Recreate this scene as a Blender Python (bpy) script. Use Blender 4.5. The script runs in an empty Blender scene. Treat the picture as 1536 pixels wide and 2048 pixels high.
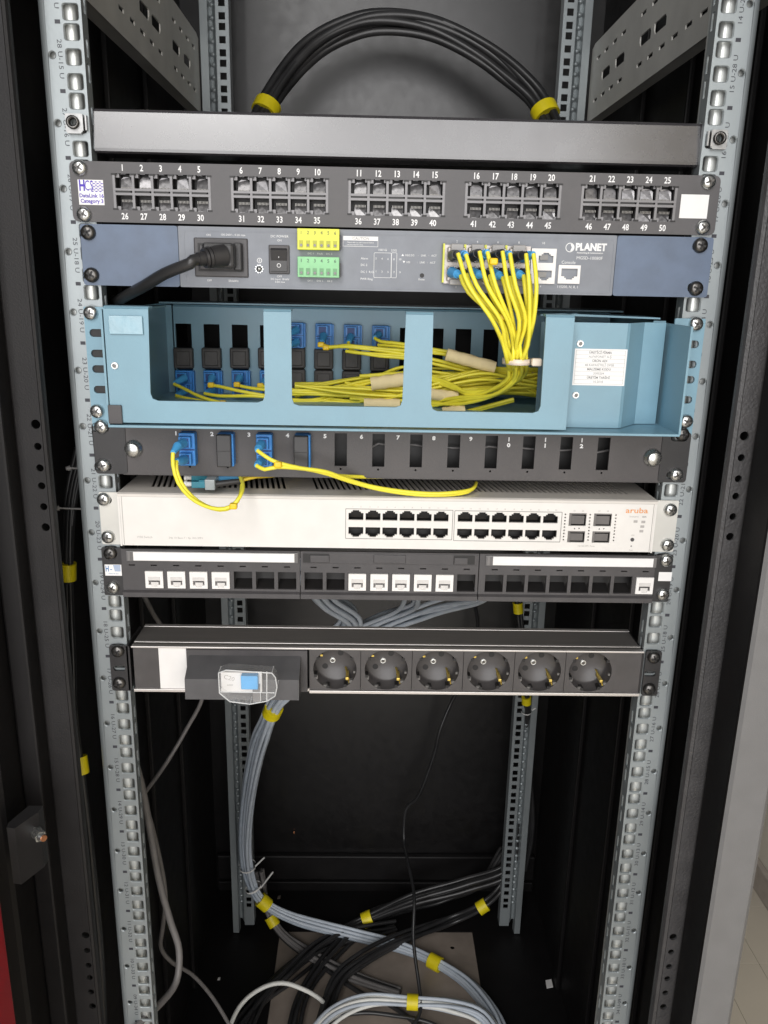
import bpy, bmesh, math, random
from mathutils import Vector, Matrix, Euler
random.seed(7)
C = bpy.context.scene.collection
SC = bpy.context.scene
# ---------------------------------------------------------------- camera (rack millimetres: x right, y into the rack, z up; z=0 is a U boundary)
CAM = Vector((-19.54, -649.38, -171.59)); PITCH, YAW, ROLL, FPX = 0.2758, 0.0224, 0.0205, 1628.26
F_ = Vector((math.sin(YAW)*math.cos(PITCH), math.cos(YAW)*math.cos(PITCH), -math.sin(PITCH)))
R0 = F_.cross(Vector((0, 0, 1))).normalized(); U0 = R0.cross(F_)
R_ = math.cos(ROLL)*R0 + math.sin(ROLL)*U0; U_ = -math.sin(ROLL)*R0 + math.cos(ROLL)*U0
S = .001; FLOOR = -1410.0
def w(p): return Vector((p[0]*S, p[1]*S, (p[2]-FLOOR)*S))
cam = bpy.data.cameras.new('camera'); camo = bpy.data.objects.new('camera', cam); C.objects.link(camo)
cam.sensor_fit = 'VERTICAL'; cam.sensor_height = 36; cam.lens = FPX/2048*36; cam.clip_start = .01; cam.clip_end = 50
m = Matrix.Identity(4)
for i in range(3):
    m[i][0], m[i][1], m[i][2] = R_[i], U_[i], -F_[i]
m.translation = w(CAM); camo.matrix_world = m; SC.camera = camo
# ---------------------------------------------------------------- light
wd = bpy.data.worlds.new('World'); SC.world = wd; wd.use_nodes = True
wd.node_tree.nodes['Background'].inputs[0].default_value = (.86, .93, 1, 1); wd.node_tree.nodes['Background'].inputs[1].default_value = .09
def area(name, loc, target, sx, sy, power, col):
    l = bpy.data.lights.new(name, 'AREA'); l.shape = 'RECTANGLE'; l.size = sx; l.size_y = sy; l.energy = power; l.color = col
    o = bpy.data.objects.new(name, l); C.objects.link(o); o.location = w(loc)
    o.rotation_euler = (w(target)-w(loc)).to_track_quat('-Z', 'Y').to_euler(); return o
area('window_light', (90, -2500, 30), (0, 0, -250), 2.5, 2.25, 79, (1, .985, .985))
area('ceiling_light', (-750, -2300, 1500), (0, 0, -100), 1.0, 1.0, 26, (1, .98, .95))
SC.view_settings.view_transform = 'Standard'; SC.view_settings.look = 'None'; SC.view_settings.exposure = 0; SC.view_settings.gamma = 1
# ---------------------------------------------------------------- where a point of the photograph lies on a plane of the rack
def ray(px, py): return R_*((px-768)/FPX) + U_*((1024-py)/FPX) + F_
def P(px, py, Y=0.0):
    d = ray(px, py); return CAM + d*((Y-CAM.y)/d.y)
def PZ(px, py, Z):
    d = ray(px, py); return CAM + d*((Z-CAM.z)/d.z)
def X(px, py, Y=-3): return P(px, py, Y).x
def Z(px, py, Y=-3): return P(px, py, Y).z
# ---------------------------------------------------------------- materials
MATS = {}
def mat(name, col, rough=.5, metal=0, var=.12, vscale=60, bump=0, bscale=900, spec=.5, coat=0, trans=0, aniso=None, dust=0):
    if name in MATS: return MATS[name]
    M = bpy.data.materials.new(name); M.use_nodes = True; nt = M.node_tree; b = nt.nodes['Principled BSDF']
    b.inputs['Roughness'].default_value = rough; b.inputs['Metallic'].default_value = metal
    b.inputs['Specular IOR Level'].default_value = spec; b.inputs['Coat Weight'].default_value = coat; b.inputs['Coat Roughness'].default_value = max(.12, rough*.95)
    b.inputs['Transmission Weight'].default_value = trans
    tc = nt.nodes.new('ShaderNodeTexCoord'); n = nt.nodes.new('ShaderNodeTexNoise'); n.inputs['Scale'].default_value = vscale; n.inputs['Detail'].default_value = 5
    if aniso:
        mp = nt.nodes.new('ShaderNodeMapping'); mp.inputs['Scale'].default_value = aniso
        nt.links.new(tc.outputs['Object'], mp.inputs[0]); nt.links.new(mp.outputs[0], n.inputs['Vector'])
    else: nt.links.new(tc.outputs['Object'], n.inputs['Vector'])
    mx = nt.nodes.new('ShaderNodeMix'); mx.data_type = 'RGBA'
    mx.inputs[6].default_value = (*[c*(1-var) for c in col], 1); mx.inputs[7].default_value = (*[min(1, c*(1+var)) for c in col], 1)
    rp = nt.nodes.new('ShaderNodeMapRange'); rp.inputs[1].default_value = .3; rp.inputs[2].default_value = .7
    nt.links.new(n.outputs[0], rp.inputs[0]); nt.links.new(rp.outputs[0], mx.inputs[0])
    last = mx.outputs[2]
    if dust:
        n3 = nt.nodes.new('ShaderNodeTexNoise'); n3.inputs['Scale'].default_value = 9; n3.inputs['Detail'].default_value = 8
        nt.links.new(tc.outputs['Object'], n3.inputs['Vector'])
        r3 = nt.nodes.new('ShaderNodeMapRange'); r3.inputs[1].default_value = .45; r3.inputs[2].default_value = .8; r3.inputs[4].default_value = dust
        nt.links.new(n3.outputs[0], r3.inputs[0]); m3 = nt.nodes.new('ShaderNodeMix'); m3.data_type = 'RGBA'
        m3.inputs[7].default_value = (.23, .21, .2, 1); nt.links.new(r3.outputs[0], m3.inputs[0]); nt.links.new(last, m3.inputs[6]); last = m3.outputs[2]
    nt.links.new(last, b.inputs['Base Color'])
    rr = nt.nodes.new('ShaderNodeMapRange'); rr.inputs[3].default_value = max(.03, rough-.08); rr.inputs[4].default_value = min(1, rough+.08)
    nt.links.new(n.outputs[0], rr.inputs[0]); nt.links.new(rr.outputs[0], b.inputs['Roughness'])
    if bump:
        n2 = nt.nodes.new('ShaderNodeTexNoise'); n2.inputs['Scale'].default_value = bscale; n2.inputs['Detail'].default_value = 3
        nt.links.new(tc.outputs['Object'], n2.inputs['Vector']); bp = nt.nodes.new('ShaderNodeBump'); bp.inputs['Strength'].default_value = bump
        bp.inputs['Distance'].default_value = .0006; nt.links.new(n2.outputs[0], bp.inputs['Height']); nt.links.new(bp.outputs[0], b.inputs['Normal'])
    MATS[name] = M; return M
BLK = mat('black_powder_coat', (.02, .019, .02), .42, bump=.15, bscale=1400, dust=.05)
BACK = mat('black_cabinet_paint', (.005, .0045, .0048), .34, bump=.06, bscale=1500, spec=.72, dust=.012)
SIDE = mat('black_side_paint', (.0055, .0048, .0051), .55, bump=.2, bscale=1200, spec=.3, dust=.015)
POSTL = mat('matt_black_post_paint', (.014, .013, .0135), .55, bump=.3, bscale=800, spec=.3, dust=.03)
TEX = mat('textured_black_coat', (.05, .048, .049), .45, bump=.9, bscale=420, dust=.08)
GREYP = mat('grey_frame_paint', (.165, .163, .163), .5, var=.04, bump=.25, bscale=900)
PANEL = mat('dark_grey_panel_paint', (.082, .078, .081), .45, bump=.15, bscale=1600, dust=.06)
FIBP = mat('brown_black_panel_paint', (.062, .056, .056), .45, bump=.2, bscale=1500, dust=.12)
PLB = mat('black_plastic', (.025, .024, .025), .38, bump=.08, bscale=1500, dust=.06)
PLD = mat('charcoal_plastic', (.06, .056, .058), .42, bump=.1, bscale=1600, dust=.05)
HOLE = mat('dark_cavity_plastic', (.012, .011, .011), .5)
SOCK = mat('socket_plastic', (.068, .063, .063), .36, bump=.08, bscale=1300, dust=.05)
ZINC = mat('galvanised_steel', (.31, .34, .35), .40, .45, var=.2, vscale=14, bump=.1, bscale=300, aniso=(1, 1, .35))
WEB = mat('rail_web_steel', (.62, .64, .62), .34, .45, var=.1, vscale=30, aniso=(1, 1, .35))
ZINCL = mat('zinc_sheet', (.62, .61, .57), .5, .2, var=.1, vscale=20, bump=.05, bscale=500, dust=.2)
STEEL = mat('bright_screw_steel', (.60, .61, .60), .27, .95, var=.15, vscale=300)
DSTEEL = mat('dark_screw_steel', (.12, .115, .11), .32, .9, var=.25, vscale=300)
CHROME = mat('sfp_cage_metal', (.34, .315, .295), .36, .8, var=.15, vscale=200)
JACKM = mat('jack_insert_metal', (.22, .215, .22), .3, .6, var=.25, vscale=350)
JACKF = mat('jack_frame_plastic', (.19, .185, .19), .38, .25)
BLUEG = mat('blue_grey_switch_paint', (.112, .15, .222), .42, bump=.08, bscale=1200)
GREYL = mat('slate_grey_faceplate', (.21, .225, .255), .45, bump=.06, bscale=1400, dust=.06)
CYAN = mat('pale_blue_paint', (.2, .355, .442), .38, var=.07, vscale=25, bump=.12, bscale=700, dust=.12)
WHITE = mat('off_white_paint', (.755, .73, .695), .42, var=.03, bump=.06, bscale=1500)
WHITEP = mat('white_plastic', (.8, .78, .76), .4, var=.04)
LABEL = mat('white_paper', (.82, .81, .80), .6, var=.03)
INKW = mat('white_print', (.82, .82, .82), .5)
INKG = mat('grey_print', (.42, .40, .38), .5)
INKB = mat('black_print', (.035, .035, .045), .5)
INKV = mat('violet_blue_print', (.07, .03, .42), .5)
INKO = mat('orange_print', (.78, .32, .10), .5)
INKT = mat('teal_blue_print', (.06, .19, .42), .5)
YEL = mat('yellow_jacket', (.90, .80, .06), .38, var=.08, vscale=40)
YELD = mat('amber_clip_plastic', (.84, .56, .01), .4)
TAPE = mat('yellow_tape', (.80, .66, .01), .45, var=.08)
LIME = mat('lime_terminal_plastic', (.76, .78, .08), .45)
GREEN = mat('green_terminal_plastic', (.27, .60, .30), .45)
TAN = mat('tan_paper_wrap', (.88, .72, .40), .65, bump=.3, bscale=250)
PINKT = mat('pale_nylon', (.82, .70, .58), .4)
NYL = mat('white_nylon', (.75, .74, .72), .45)
SCB = mat('blue_connector_plastic', (.045, .25, .64), .4, var=.1)
SCB2 = mat('bright_blue_boot', (.08, .38, .74), .45)
TEAL = mat('teal_connector_plastic', (.02, .22, .30), .4)
CBK = mat('black_cable_jacket', (.022, .022, .023), .36, var=.3, vscale=25, dust=.12)
CGR = mat('grey_cable_jacket', (.185, .175, .172), .45, var=.1)
CBL = mat('pale_blue_cable_jacket', (.48, .53, .59), .45, var=.07)
CWH = mat('white_cable_jacket', (.72, .72, .68), .45, var=.05)
ALU = mat('anodised_aluminium', (.66, .63, .61), .36, .75, var=.05, aniso=(.05, 1, 1), vscale=400)
ALUD = mat('aluminium_groove', (.25, .235, .225), .45, .6, var=.06, aniso=(.05, 1, 1), vscale=400)
BRASS = mat('brass_contact', (.82, .62, .16), .3, .9)
CLEAR = mat('clear_breaker_cover', (.9, .9, .9), .1, spec=.6, var=.01); CLEAR.node_tree.nodes['Principled BSDF'].inputs['Alpha'].default_value = .12
CARD = mat('dusty_plate', (.30, .25, .21), .6, var=.25, vscale=14, bump=.4, bscale=200, dust=.15)
TILE = mat('beige_floor_tile', (.58, .52, .425), .35, var=.08, vscale=3)
WALLM = mat('beige_wall_paint', (.68, .63, .53), .7, var=.05, vscale=2, bump=.2, bscale=200)
SKIRT = mat('brown_skirting', (.40, .35, .30), .5)
RED = mat('red_plastic', (.32, .006, .012), .4)
COPPER = mat('copper_bolt', (.70, .30, .15), .35, .8)
# ---------------------------------------------------------------- mesh builder
class MB:
    def __init__(s): s.v = []; s.f = []; s.sm = []; s.mi = []
    def add(s, vs, fs, smooth=False, mi=0):
        k = len(s.v); s.v += [Vector(v) for v in vs]
        for f in fs: s.f.append(tuple(i+k for i in f)); s.sm.append(smooth); s.mi.append(mi)
        return s
    def box(s, x0, x1, y0, y1, z0, z1, mi=0, c=0):
        x0, x1 = sorted((x0, x1)); y0, y1 = sorted((y0, y1)); z0, z1 = sorted((z0, z1))
        if not c:
            v = [(x, y, z) for x in (x0, x1) for y in (y0, y1) for z in (z0, z1)]
            return s.add(v, [(0, 1, 3, 2), (4, 6, 7, 5), (0, 4, 5, 1), (2, 3, 7, 6), (0, 2, 6, 4), (1, 5, 7, 3)], False, mi)
        bm = bmesh.new(); bmesh.ops.create_cube(bm, size=1)
        for q in bm.verts: q.co = Vector(((x0+x1)/2+q.co.x*(x1-x0), (y0+y1)/2+q.co.y*(y1-y0), (z0+z1)/2+q.co.z*(z1-z0)))
        bmesh.ops.bevel(bm, geom=bm.edges[:], offset=c, segments=2, affect='EDGES', profile=.5)
        bm.verts.index_update(); s.add([q.co.copy() for q in bm.verts], [[q.index for q in f.verts] for f in bm.faces], False, mi); bm.free(); return s
    def prism(s, pts, a0, a1, axis='y', mi=0, smooth=False):
        # pts: closed outline of 2D points; axis y: (x,z); axis x: (y,z); axis z: (x,y)
        f = {'y': lambda p, a: (p[0], a, p[1]), 'x': lambda p, a: (a, p[0], p[1]), 'z': lambda p, a: (p[0], p[1], a)}[axis]
        n = len(pts); v = [f(p, a0) for p in pts]+[f(p, a1) for p in pts]
        s.add(v, [(i, (i+1) % n, n+(i+1) % n, n+i) for i in range(n)], smooth, mi)
        return s.add(v, [tuple(range(n)), tuple(range(2*n-1, n-1, -1))], False, mi)
    def sheet(s, pts, a0, a1, t=1.2, axis='z', mi=0, smooth=True):
        # open polyline swept along an axis, with thickness
        L = []; Rr = []
        for i, p in enumerate(pts):
            a = Vector(pts[max(0, i-1)]); b = Vector(pts[min(len(pts)-1, i+1)]); d = (b-a).normalized(); n = Vector((-d.y, d.x))*t/2
            L.append(Vector(p)+n); Rr.append(Vector(p)-n)
        return s.prism(L+Rr[::-1], a0, a1, axis, mi, False)
    def cyl(s, p0, p1, r0, r1=None, n=12, caps=True, mi=0, smooth=True):
        p0 = Vector(p0); p1 = Vector(p1); r1 = r0 if r1 is None else r1; d = (p1-p0).normalized()
        a = d.orthogonal().normalized(); b = d.cross(a); v = []
        for p, r in ((p0, r0), (p1, r1)):
            v += [p+(a*math.cos(2*math.pi*i/n)+b*math.sin(2*math.pi*i/n))*r for i in range(n)]
        s.add(v, [(i, (i+1) % n, n+(i+1) % n, n+i) for i in range(n)], smooth, mi)
        if caps: s.add(v, [tuple(range(n-1, -1, -1)), tuple(range(n, 2*n))], False, mi)
        return s
    def lathe(s, c, prof, n=24, mi=0, smooth=True, axis=(0, 1, 0)):
        # prof: (radius, distance along axis)
        c = Vector(c); d = Vector(axis).normalized(); a = d.orthogonal().normalized(); b = d.cross(a); v = []
        for r, h in prof: v += [c+d*h+(a*math.cos(2*math.pi*i/n)+b*math.sin(2*math.pi*i/n))*r for i in range(n)]
        fs = [(k*n+i, k*n+(i+1) % n, (k+1)*n+(i+1) % n, (k+1)*n+i) for k in range(len(prof)-1) for i in range(n)]
        return s.add(v, fs, smooth, mi)
    def tube(s, pts, r, n=8, mi=0, step=7.0, flat=None, raw=False):
        q = pts if raw else smooth_path(pts, step); v = []; m_ = len(q)
        d0 = (q[1]-q[0]).normalized(); a = d0.orthogonal().normalized()
        for i in range(m_):
            d = (q[min(i+1, m_-1)]-q[max(i-1, 0)]).normalized(); a = (a-d*a.dot(d)).normalized(); b = d.cross(a)
            rr = r(i/(m_-1)) if callable(r) else r
            v += [q[i]+(a*math.cos(2*math.pi*k/n)+b*math.sin(2*math.pi*k/n))*rr for k in range(n)]
        s.add(v, [(k*n+i, k*n+(i+1) % n, (k+1)*n+(i+1) % n, (k+1)*n+i) for k in range(m_-1) for i in range(n)], True, mi)
        return s.add(v, [tuple(range(n-1, -1, -1)), tuple(range((m_-1)*n, m_*n))], False, mi)
    def plate(s, outer, holes, y0, t, mi=0, T=None, bev=0):
        cu = bpy.data.curves.new('tmp', 'CURVE'); cu.dimensions = '2D'; cu.fill_mode = 'BOTH'; cu.extrude = t/2-bev; cu.bevel_depth = bev; cu.bevel_resolution = 1
        for o in [outer]+list(holes):
            sp = cu.splines.new('POLY'); sp.points.add(len(o)-1); sp.use_cyclic_u = True
            for p, q in zip(sp.points, o): p.co = (q[0], q[1], 0, 1)
        return s.curve(cu, lambda c: (c.x, y0+t/2-c.z, c.y) if T is None else T(c), mi)
    def curve(s, cu, T, mi=0):
        ob = bpy.data.objects.new('tmp', cu); me = bpy.data.meshes.new_from_object(ob)
        s.add([T(v.co) for v in me.vertices], [tuple(p.vertices) for p in me.polygons], False, mi)
        bpy.data.objects.remove(ob); bpy.data.curves.remove(cu); bpy.data.meshes.remove(me); return s
    def text(s, t, x, z, h, y=-4.2, rot=0, align='CENTER', sx=1.0, bold=0, T=None, mi=0):
        # h: cap height in mm
        cu = bpy.data.curves.new('tmp', 'FONT'); cu.body = t; cu.size = h/.72; cu.align_x = align; cu.align_y = 'CENTER'; cu.resolution_u = 2; cu.offset = bold
        cu.extrude = .02
        c, q = math.cos(rot), math.sin(rot)
        return s.curve(cu, T or (lambda p: (x+(p.x*sx)*c-p.y*q, y-p.z, z+(p.x*sx)*q+p.y*c)), mi)
    def mesh(s, name, mats, origin=(0, 0, 0)):
        me = bpy.data.meshes.new(name); o = Vector(origin)
        me.from_pydata([(v-o)*S for v in s.v], [], s.f); me.update()
        for mt in (mats if isinstance(mats, (list, tuple)) else [mats]): me.materials.append(mt)
        me.polygons.foreach_set('use_smooth', s.sm); me.polygons.foreach_set('material_index', s.mi)
        bm = bmesh.new(); bm.from_mesh(me); bmesh.ops.recalc_face_normals(bm, faces=bm.faces); bm.to_mesh(me); bm.free()
        return me
    def build(s, name, mats, parent=None, at=None, label=None):
        if at is None:
            at = wp(parent) if parent else Vector((sum(v.x for v in s.v)/len(s.v), sum(v.y for v in s.v)/len(s.v), min(v.z for v in s.v)))
        return put(s.mesh(name, mats, at), name, at, parent, label)
ORG = {}
def wp(o): return ORG[o.name]
def put(me, name, at, parent=None, label=None):
    o = bpy.data.objects.new(name, me); C.objects.link(o); at = Vector(at); ORG[o.name] = at
    if parent: o.parent = parent; o.location = (at-wp(parent))*S
    else: o.location = w(at)
    if label: o['label'] = label
    return o
def thing(name, label, cat, at, group=None):
    o = put(None, name, at); o.empty_display_size = .02; return tag(o, label, cat, group)
def tag(o, label, cat, group=None):
    o['label'] = label; o['category'] = cat
    if group: o['group'] = group
    return o
def struct(o): o['kind'] = 'structure'; return o
def smooth_path(pts, step=7.0):
    p = [Vector(q) for q in pts]
    if len(p) == 2: p = [p[0], (p[0]+p[1])/2, p[1]]
    e = [p[0]*2-p[1]]+p+[p[-1]*2-p[-2]]; out = []
    for i in range(1, len(e)-2):
        n = max(2, int((e[i+1]-e[i]).length/step))
        for k in range(n):
            t = k/n; a, b, c, d = e[i-1], e[i], e[i+1], e[i+2]
            out.append(.5*((2*b)+(c-a)*t+(2*a-5*b+4*c-d)*t*t+(3*b-a-3*c+d)*t**3))
    return out+[p[-1]]
def offset_path(q, ox, oz, wob=0.0, seed=0):
    rnd = random.Random(seed); f1, f2, p1, p2 = rnd.uniform(.5, 1.6), rnd.uniform(.5, 1.6), rnd.uniform(0, 6), rnd.uniform(0, 6); out = []
    L = len(q); d = (q[1]-q[0]).normalized(); a = d.cross(Vector((0, 1, 0)))
    if a.length < .2: a = d.cross(Vector((0, 0, 1)))
    a.normalize()
    for i, p in enumerate(q):
        d = (q[min(i+1, L-1)]-q[max(i-1, 0)]).normalized(); a = (a-d*a.dot(d)).normalized(); b = d.cross(a); u = i/L*6.28
        out.append(p+a*(ox+wob*math.sin(u*f1+p1))+b*(oz+wob*math.sin(u*f2+p2)))
    return out
def rrect(x0, x1, z0, z1, r, n=3):
    o = []
    for cx, cz, a in ((x1-r, z1-r, 0), (x0+r, z1-r, 90), (x0+r, z0+r, 180), (x1-r, z0+r, 270)):
        for k in range(n+1):
            t = math.radians(a+90*k/n); o.append((cx+r*math.cos(t), cz+r*math.sin(t)))
    return o
def circ(x, z, r, n=12): return [(x+r*math.cos(2*math.pi*i/n), z+r*math.sin(2*math.pi*i/n)) for i in range(n)]
U = 44.45
# ================================================================ SETTING
fl = MB(); fl.box(-3000, 3000, -3500, 2500, FLOOR-40, FLOOR); o = struct(fl.build('floor', TILE, None, (0, 0, FLOOR)))
k = 0
for ix in range(6):                                      # tiles in view beside the cabinet
    for iy in range(9):
        x0 = 330+ix*100*.82; y0 = 150+iy*148
        t = MB(); t.box(x0+.4, x0+81.6, y0+.4, y0+147.6, FLOOR, FLOOR+3+random.random()*.2, c=.3)
        t.build('floor_tile', TILE, o)
wl = MB(); wl.box(836, 900, -3500, 2500, FLOOR, 1200); wo = struct(wl.build('wall', WALLM, None, (850, 0, FLOOR)))
sk = MB(); sk.box(822, 836, -1500, 2500, FLOOR, FLOOR+62, c=3); sk.build('skirting_board', SKIRT, wo)
# ================================================================ CABINET
cab = thing('server_cabinet', 'black server cabinet with galvanised rails numbered in rack units, holding all the equipment', 'cabinet', (0, 350, -1335))
b = MB(); b.box(-330, 350, 702, 704, -1335, 700); b.build('back_panel', BACK, cab)
b = MB(); b.box(-300, 320, 690, 701, -1302, -1247, c=3); b.box(-300, 320, 694, 701, -1335, -1310, c=2); b.build('back_rail', SIDE, cab)
for s, nm in ((-1, 'l'), (1, 'r')):
    b = MB(); xx = -303 if s < 0 else 322; b.box(xx, xx+2*s, -40, 700, -1335, 700)
    for yy in (140, 300, 460): b.box(xx-s*7, xx, yy, yy+26, -1330, 690, c=2)
    b.build('side_panel', SIDE, cab)
b = MB(); b.plate([(-303.4, -80), (322.4, -80), (322.4, 702), (-303.4, 702)], [[(-168, 300), (188, 300), (188, 590), (-168, 590)]], 0, 2, T=lambda c: (c.x, c.y, -1331+c.z)); b.build('base_plate', SIDE, cab)
b = MB(); b.plate([(-175, 250), (195, 250), (195, 597), (-175, 597)], [circ(*PZ(905, 1893, -1331).xy, 4)], 0, 1.5, T=lambda c: (c.x, c.y, -1334+c.z))
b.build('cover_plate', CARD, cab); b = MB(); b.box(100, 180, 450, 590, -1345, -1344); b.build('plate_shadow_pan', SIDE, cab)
ZT, ZB = 110.0, -1312.0
def holes_z(top=110): return [-U*k-d for k in range(-3, 30) for d in (6.35, 22.225, 38.1) if -U*k-d < top-8 and -U*k-d > ZB+8]
def front_rail(s):
    b = MB(); xa, xb = sorted((s*224.8, s*250.5)); cuts = [ZT]+[-U*k for k in range(-2, 29)]+[ZB]
    for i in range(len(cuts)-1):
        zt, zb = cuts[i], cuts[i+1]; hz = [z for z in holes_z() if zb+5.7 < z < zt-5.7]; rims = []
        for z in hz: rims.append((rrect(s*232.5-5.9, s*232.5+5.9, z-5.6, z+5.6, 2.0), rrect(s*232.5-5.3, s*232.5+5.3, z-5.1, z+5.1, 1.7)))
        zc = zt-21.2
        if i: rims.append((circ(s*247.6, zc, 3.0), circ(s*247.6, zc, 2.3))) if zc > zb+4 else None
        b.plate([(xa, zb), (xb, zb), (xb, zt), (xa, zt)], [r[0] for r in rims], 0, 1.8)
        for o_, i_ in rims:
            n = len(o_); b.add([(x, 0, z) for x, z in o_]+[(x, .55, z) for x, z in i_]+[(x, 1.9, z) for x, z in i_], [(k+j*n, (k+1) % n+j*n, n+(k+1) % n+j*n, n+k+j*n) for j in (0, 1) for k in range(n)])
    arc = [(s*(250.5+5*math.sin(t)), .8+5-5*math.cos(t)) for t in [i*math.pi/12 for i in range(7)]]
    b.sheet([(p[0], p[1]) for p in arc]+[(s*255.5, 45)], ZB, ZT, 1.6)
    rail = b.build('front_rail', ZINC, cab)
    # slotted return on the inner edge, in the plane of depth
    b = MB()
    for i in range(len(cuts)-1):
        zt, zb = cuts[i], cuts[i+1]; sl = [[(5, zt-d-12), (10, zt-d-12), (10, zt-d), (5, zt-d)] for d in (8.5, 25) if zt-d-13 > zb]
        b.plate([(1.9, zb), (13, zb), (13, zt), (1.9, zt)], sl, 0, 1.2, T=lambda c: (s*224.8+s*.7+c.z*s, c.x, c.y))
    b.build('rail_return', ZINC, rail)
    # curved inner web seen through the square holes
    pts = [(s*252, 7), (s*235.2, 7)]+[(s*(235.2-3*math.sin(t)), 10-3*math.cos(t)) for t in [i*math.pi/12 for i in range(1, 7)]]+[(s*232.2, 34)]
    b = MB(); b.sheet(pts, ZB, ZT, 1.4); b.build('rail_web', WEB, rail)
    b = MB()
    for k in range(-1, 27):
        n = 28-k; z0 = -U*k; t = f'{n:02d} U-{43-n} U' if s < 0 else f'{43-n} U-{n:02d} U'
        xx = s*242.0
        b.box(xx-1.9, xx+1.9, -.12, -.05, z0-1.3, z0+1.3)
        b.text(t, xx, z0-U/2-(1.5 if s < 0 else 0), 3.4, -.1, rot=(-math.pi/2 if s < 0 else math.pi/2), sx=1.27)
    b.build('rail_marking', INKB, rail); return rail
RAILS = [front_rail(-1), front_rail(1)]
def rear_rail(x0, s):
    # s: side; x0 = hole centre
    b = MB(); hz = [z for z in [-U*k-d-17.5 for k in range(-8, 30) for d in (6.35, 22.225, 38.1)] if ZB+30 < z < 300]
    xa, xb = sorted((x0-s*8.3, x0+s*8.5)); b.box(xa, x0-4.4, 585, 586.6, ZB, 320); b.box(x0+4.4, xb, 585, 586.6, ZB, 320); ed = [ZB]+sorted(hz)+[320]
    for i in range(len(ed)-1): b.box(x0-4.4, x0+4.4, 585, 586.6, ed[i]+(4.4 if i else 0), ed[i+1]-(4.4 if i < len(ed)-2 else 0))
    rail = b.build('rear_rail', ZINC, cab)
    b = MB(); b.sheet([(x0+s*8.5, 585.8), (x0+s*14, 596), (x0+s*19, 597)], ZB+6, 320, 1.4); b.sheet([(x0-s*8.3, 585.8), (x0-s*8.3, 606)], ZB, 320, 1.4)
    for z in hz: b.lathe((x0+s*15, 594.6, z), [(3.4, 0), (2.6, -1.6), (.01, -2.2)], 8)
    b.build('rail_embossing', ZINC, rail)
    b = MB(); b.sheet([(x0+s*19, 597), (x0+s*20, 584), (x0+s*29, 584), (x0+s*30, 610)], ZB-16, 320, 1.6); b.build('rail_flange', ZINC, rail)
rear_rail(-223.0, -1); rear_rail(245.5, 1)
def brace(x, s):
    b = MB(); hs = []
    for y in range(95, 560, 37):
        for zz in (68.5, 120): hs.append([(y, zz-2), (y+17, zz-2), (y+17, zz+2), (y, zz+2)])
    for y in (120, 168, 282, 330, 425, 486):
        hs.append([(y, 86.5), (y+34, 86.5), (y+38, 91), (y+38, 98), (y+4, 98), (y, 94)])
    yc = [45, 240, 408, 584]
    for i in range(3):
        ya, yb = yc[i], yc[i+1]
        g = [h for h in hs if all(ya+1 < q[0] < yb-1 for q in h)]
        b.plate([(ya, 46), (yb, 46), (yb, 138), (yb-14, 142), (ya, 142)] if i == 2 else [(ya, 46), (yb, 46), (yb, 142), (ya, 142)], g, 0, 1.5, T=lambda c: (x+c.z*s, c.x, c.y))
    b.box(x, x+s*14, 45, 584, 46, 47.4); b.build('side_brace', ZINCL, cab)
brace(-256, -1); brace(280, 1)
# frame posts beside the rails and the front frame outside them
def post(xa, xb, hx, name, mt):
    hs = [circ(hx, z, r) for z, r in ((-279.5, 3.6), (-296.4, 2.9), (-313, 2.9), (-327, 2.9), (-343.5, 2.9), (-360, 3.3))]
    hs += [circ(hx, z-466, r) for z, r in ((-279.5, 3.6), (-296.4, 2.9), (-313, 2.9), (-327, 2.9), (-343.5, 2.9), (-360, 3.3))]
    b = MB(); b.plate([(xa+3, -1330), (xb-2, -1330), (xb-2, 600), (xa+3, 600)], hs, -41, 2)
    b.sheet([(xa+3, -40), (xa+.8, -39), (xa, -36.5), (xa, -33)], -1330, 600, 1.8); b.sheet([(xb-2, -40), (xb-.5, -39.4), (xb, -37), (xb, -33)], -1330, 600, 1.8)
    b.build(name, mt, cab)
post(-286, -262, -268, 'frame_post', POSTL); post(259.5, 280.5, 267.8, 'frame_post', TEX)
b = MB(); b.box(-300, -284, -60, -10, -1330, 600, c=2); b.build('corner_profile', SIDE, cab)
b = MB(); b.box(281.5, 296, -34, -10, -1330, 600, c=2); b.box(274.5, 300, -82, -44, -1330, 600, c=1); b.build('corner_profile', SIDE, cab)
b = MB(); b.sheet([(274, -86), (276, -88), (304, -88), (308, -84), (309, -20)], -1330, 600, 1.8); b.build('front_frame', GREYP, cab)
# door on the left, swung open, with latch block
dr = MB(); dr.sheet([(-302, -40), (-301, -92), (-303, -94), (-520, -130)], -1330, 600, 2); door = dr.build('cabinet_door', SIDE, cab)
b = MB(); b.cyl(P(40, 1640, -95)-Vector((0, 0, 0)), P(88, 2060, -80), 1.1); 
lc = P(66, 1662, -88)
b = MB(); b.prism([(lc.x-8, -113), (lc.x-9, -107), (lc.x-2, -86), (lc.x+9, -86), (lc.x+8.5, -94), (lc.x-1.5, -114)], lc.z-29, lc.z+22, 'z'); b2 = MB(); b2.v = b.v; b2.f = b.f; b2.sm = b.sm; b2.mi = b.mi
lb = b.build('door_latch', BLK, door)
p = P(84, 1674, -104); b = MB(); b.cyl(p-Vector((9, -8, 0)), p-Vector((1, 0, 0)), 4.6, n=6, smooth=False); b.cyl(p-Vector((1, 0, 0)), p+Vector((1.5, -1.2, 0)), 3.6, 3.0, n=10); b.build('latch_bolt', [STEEL], door)
p = p+Vector((1.5, -1.2, 0)); b = MB(); b.cyl(p, p+Vector((1.2, -.8, 0)), 2.6, 2.4, 10); b.build('bolt_end', COPPER, door)
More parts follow.
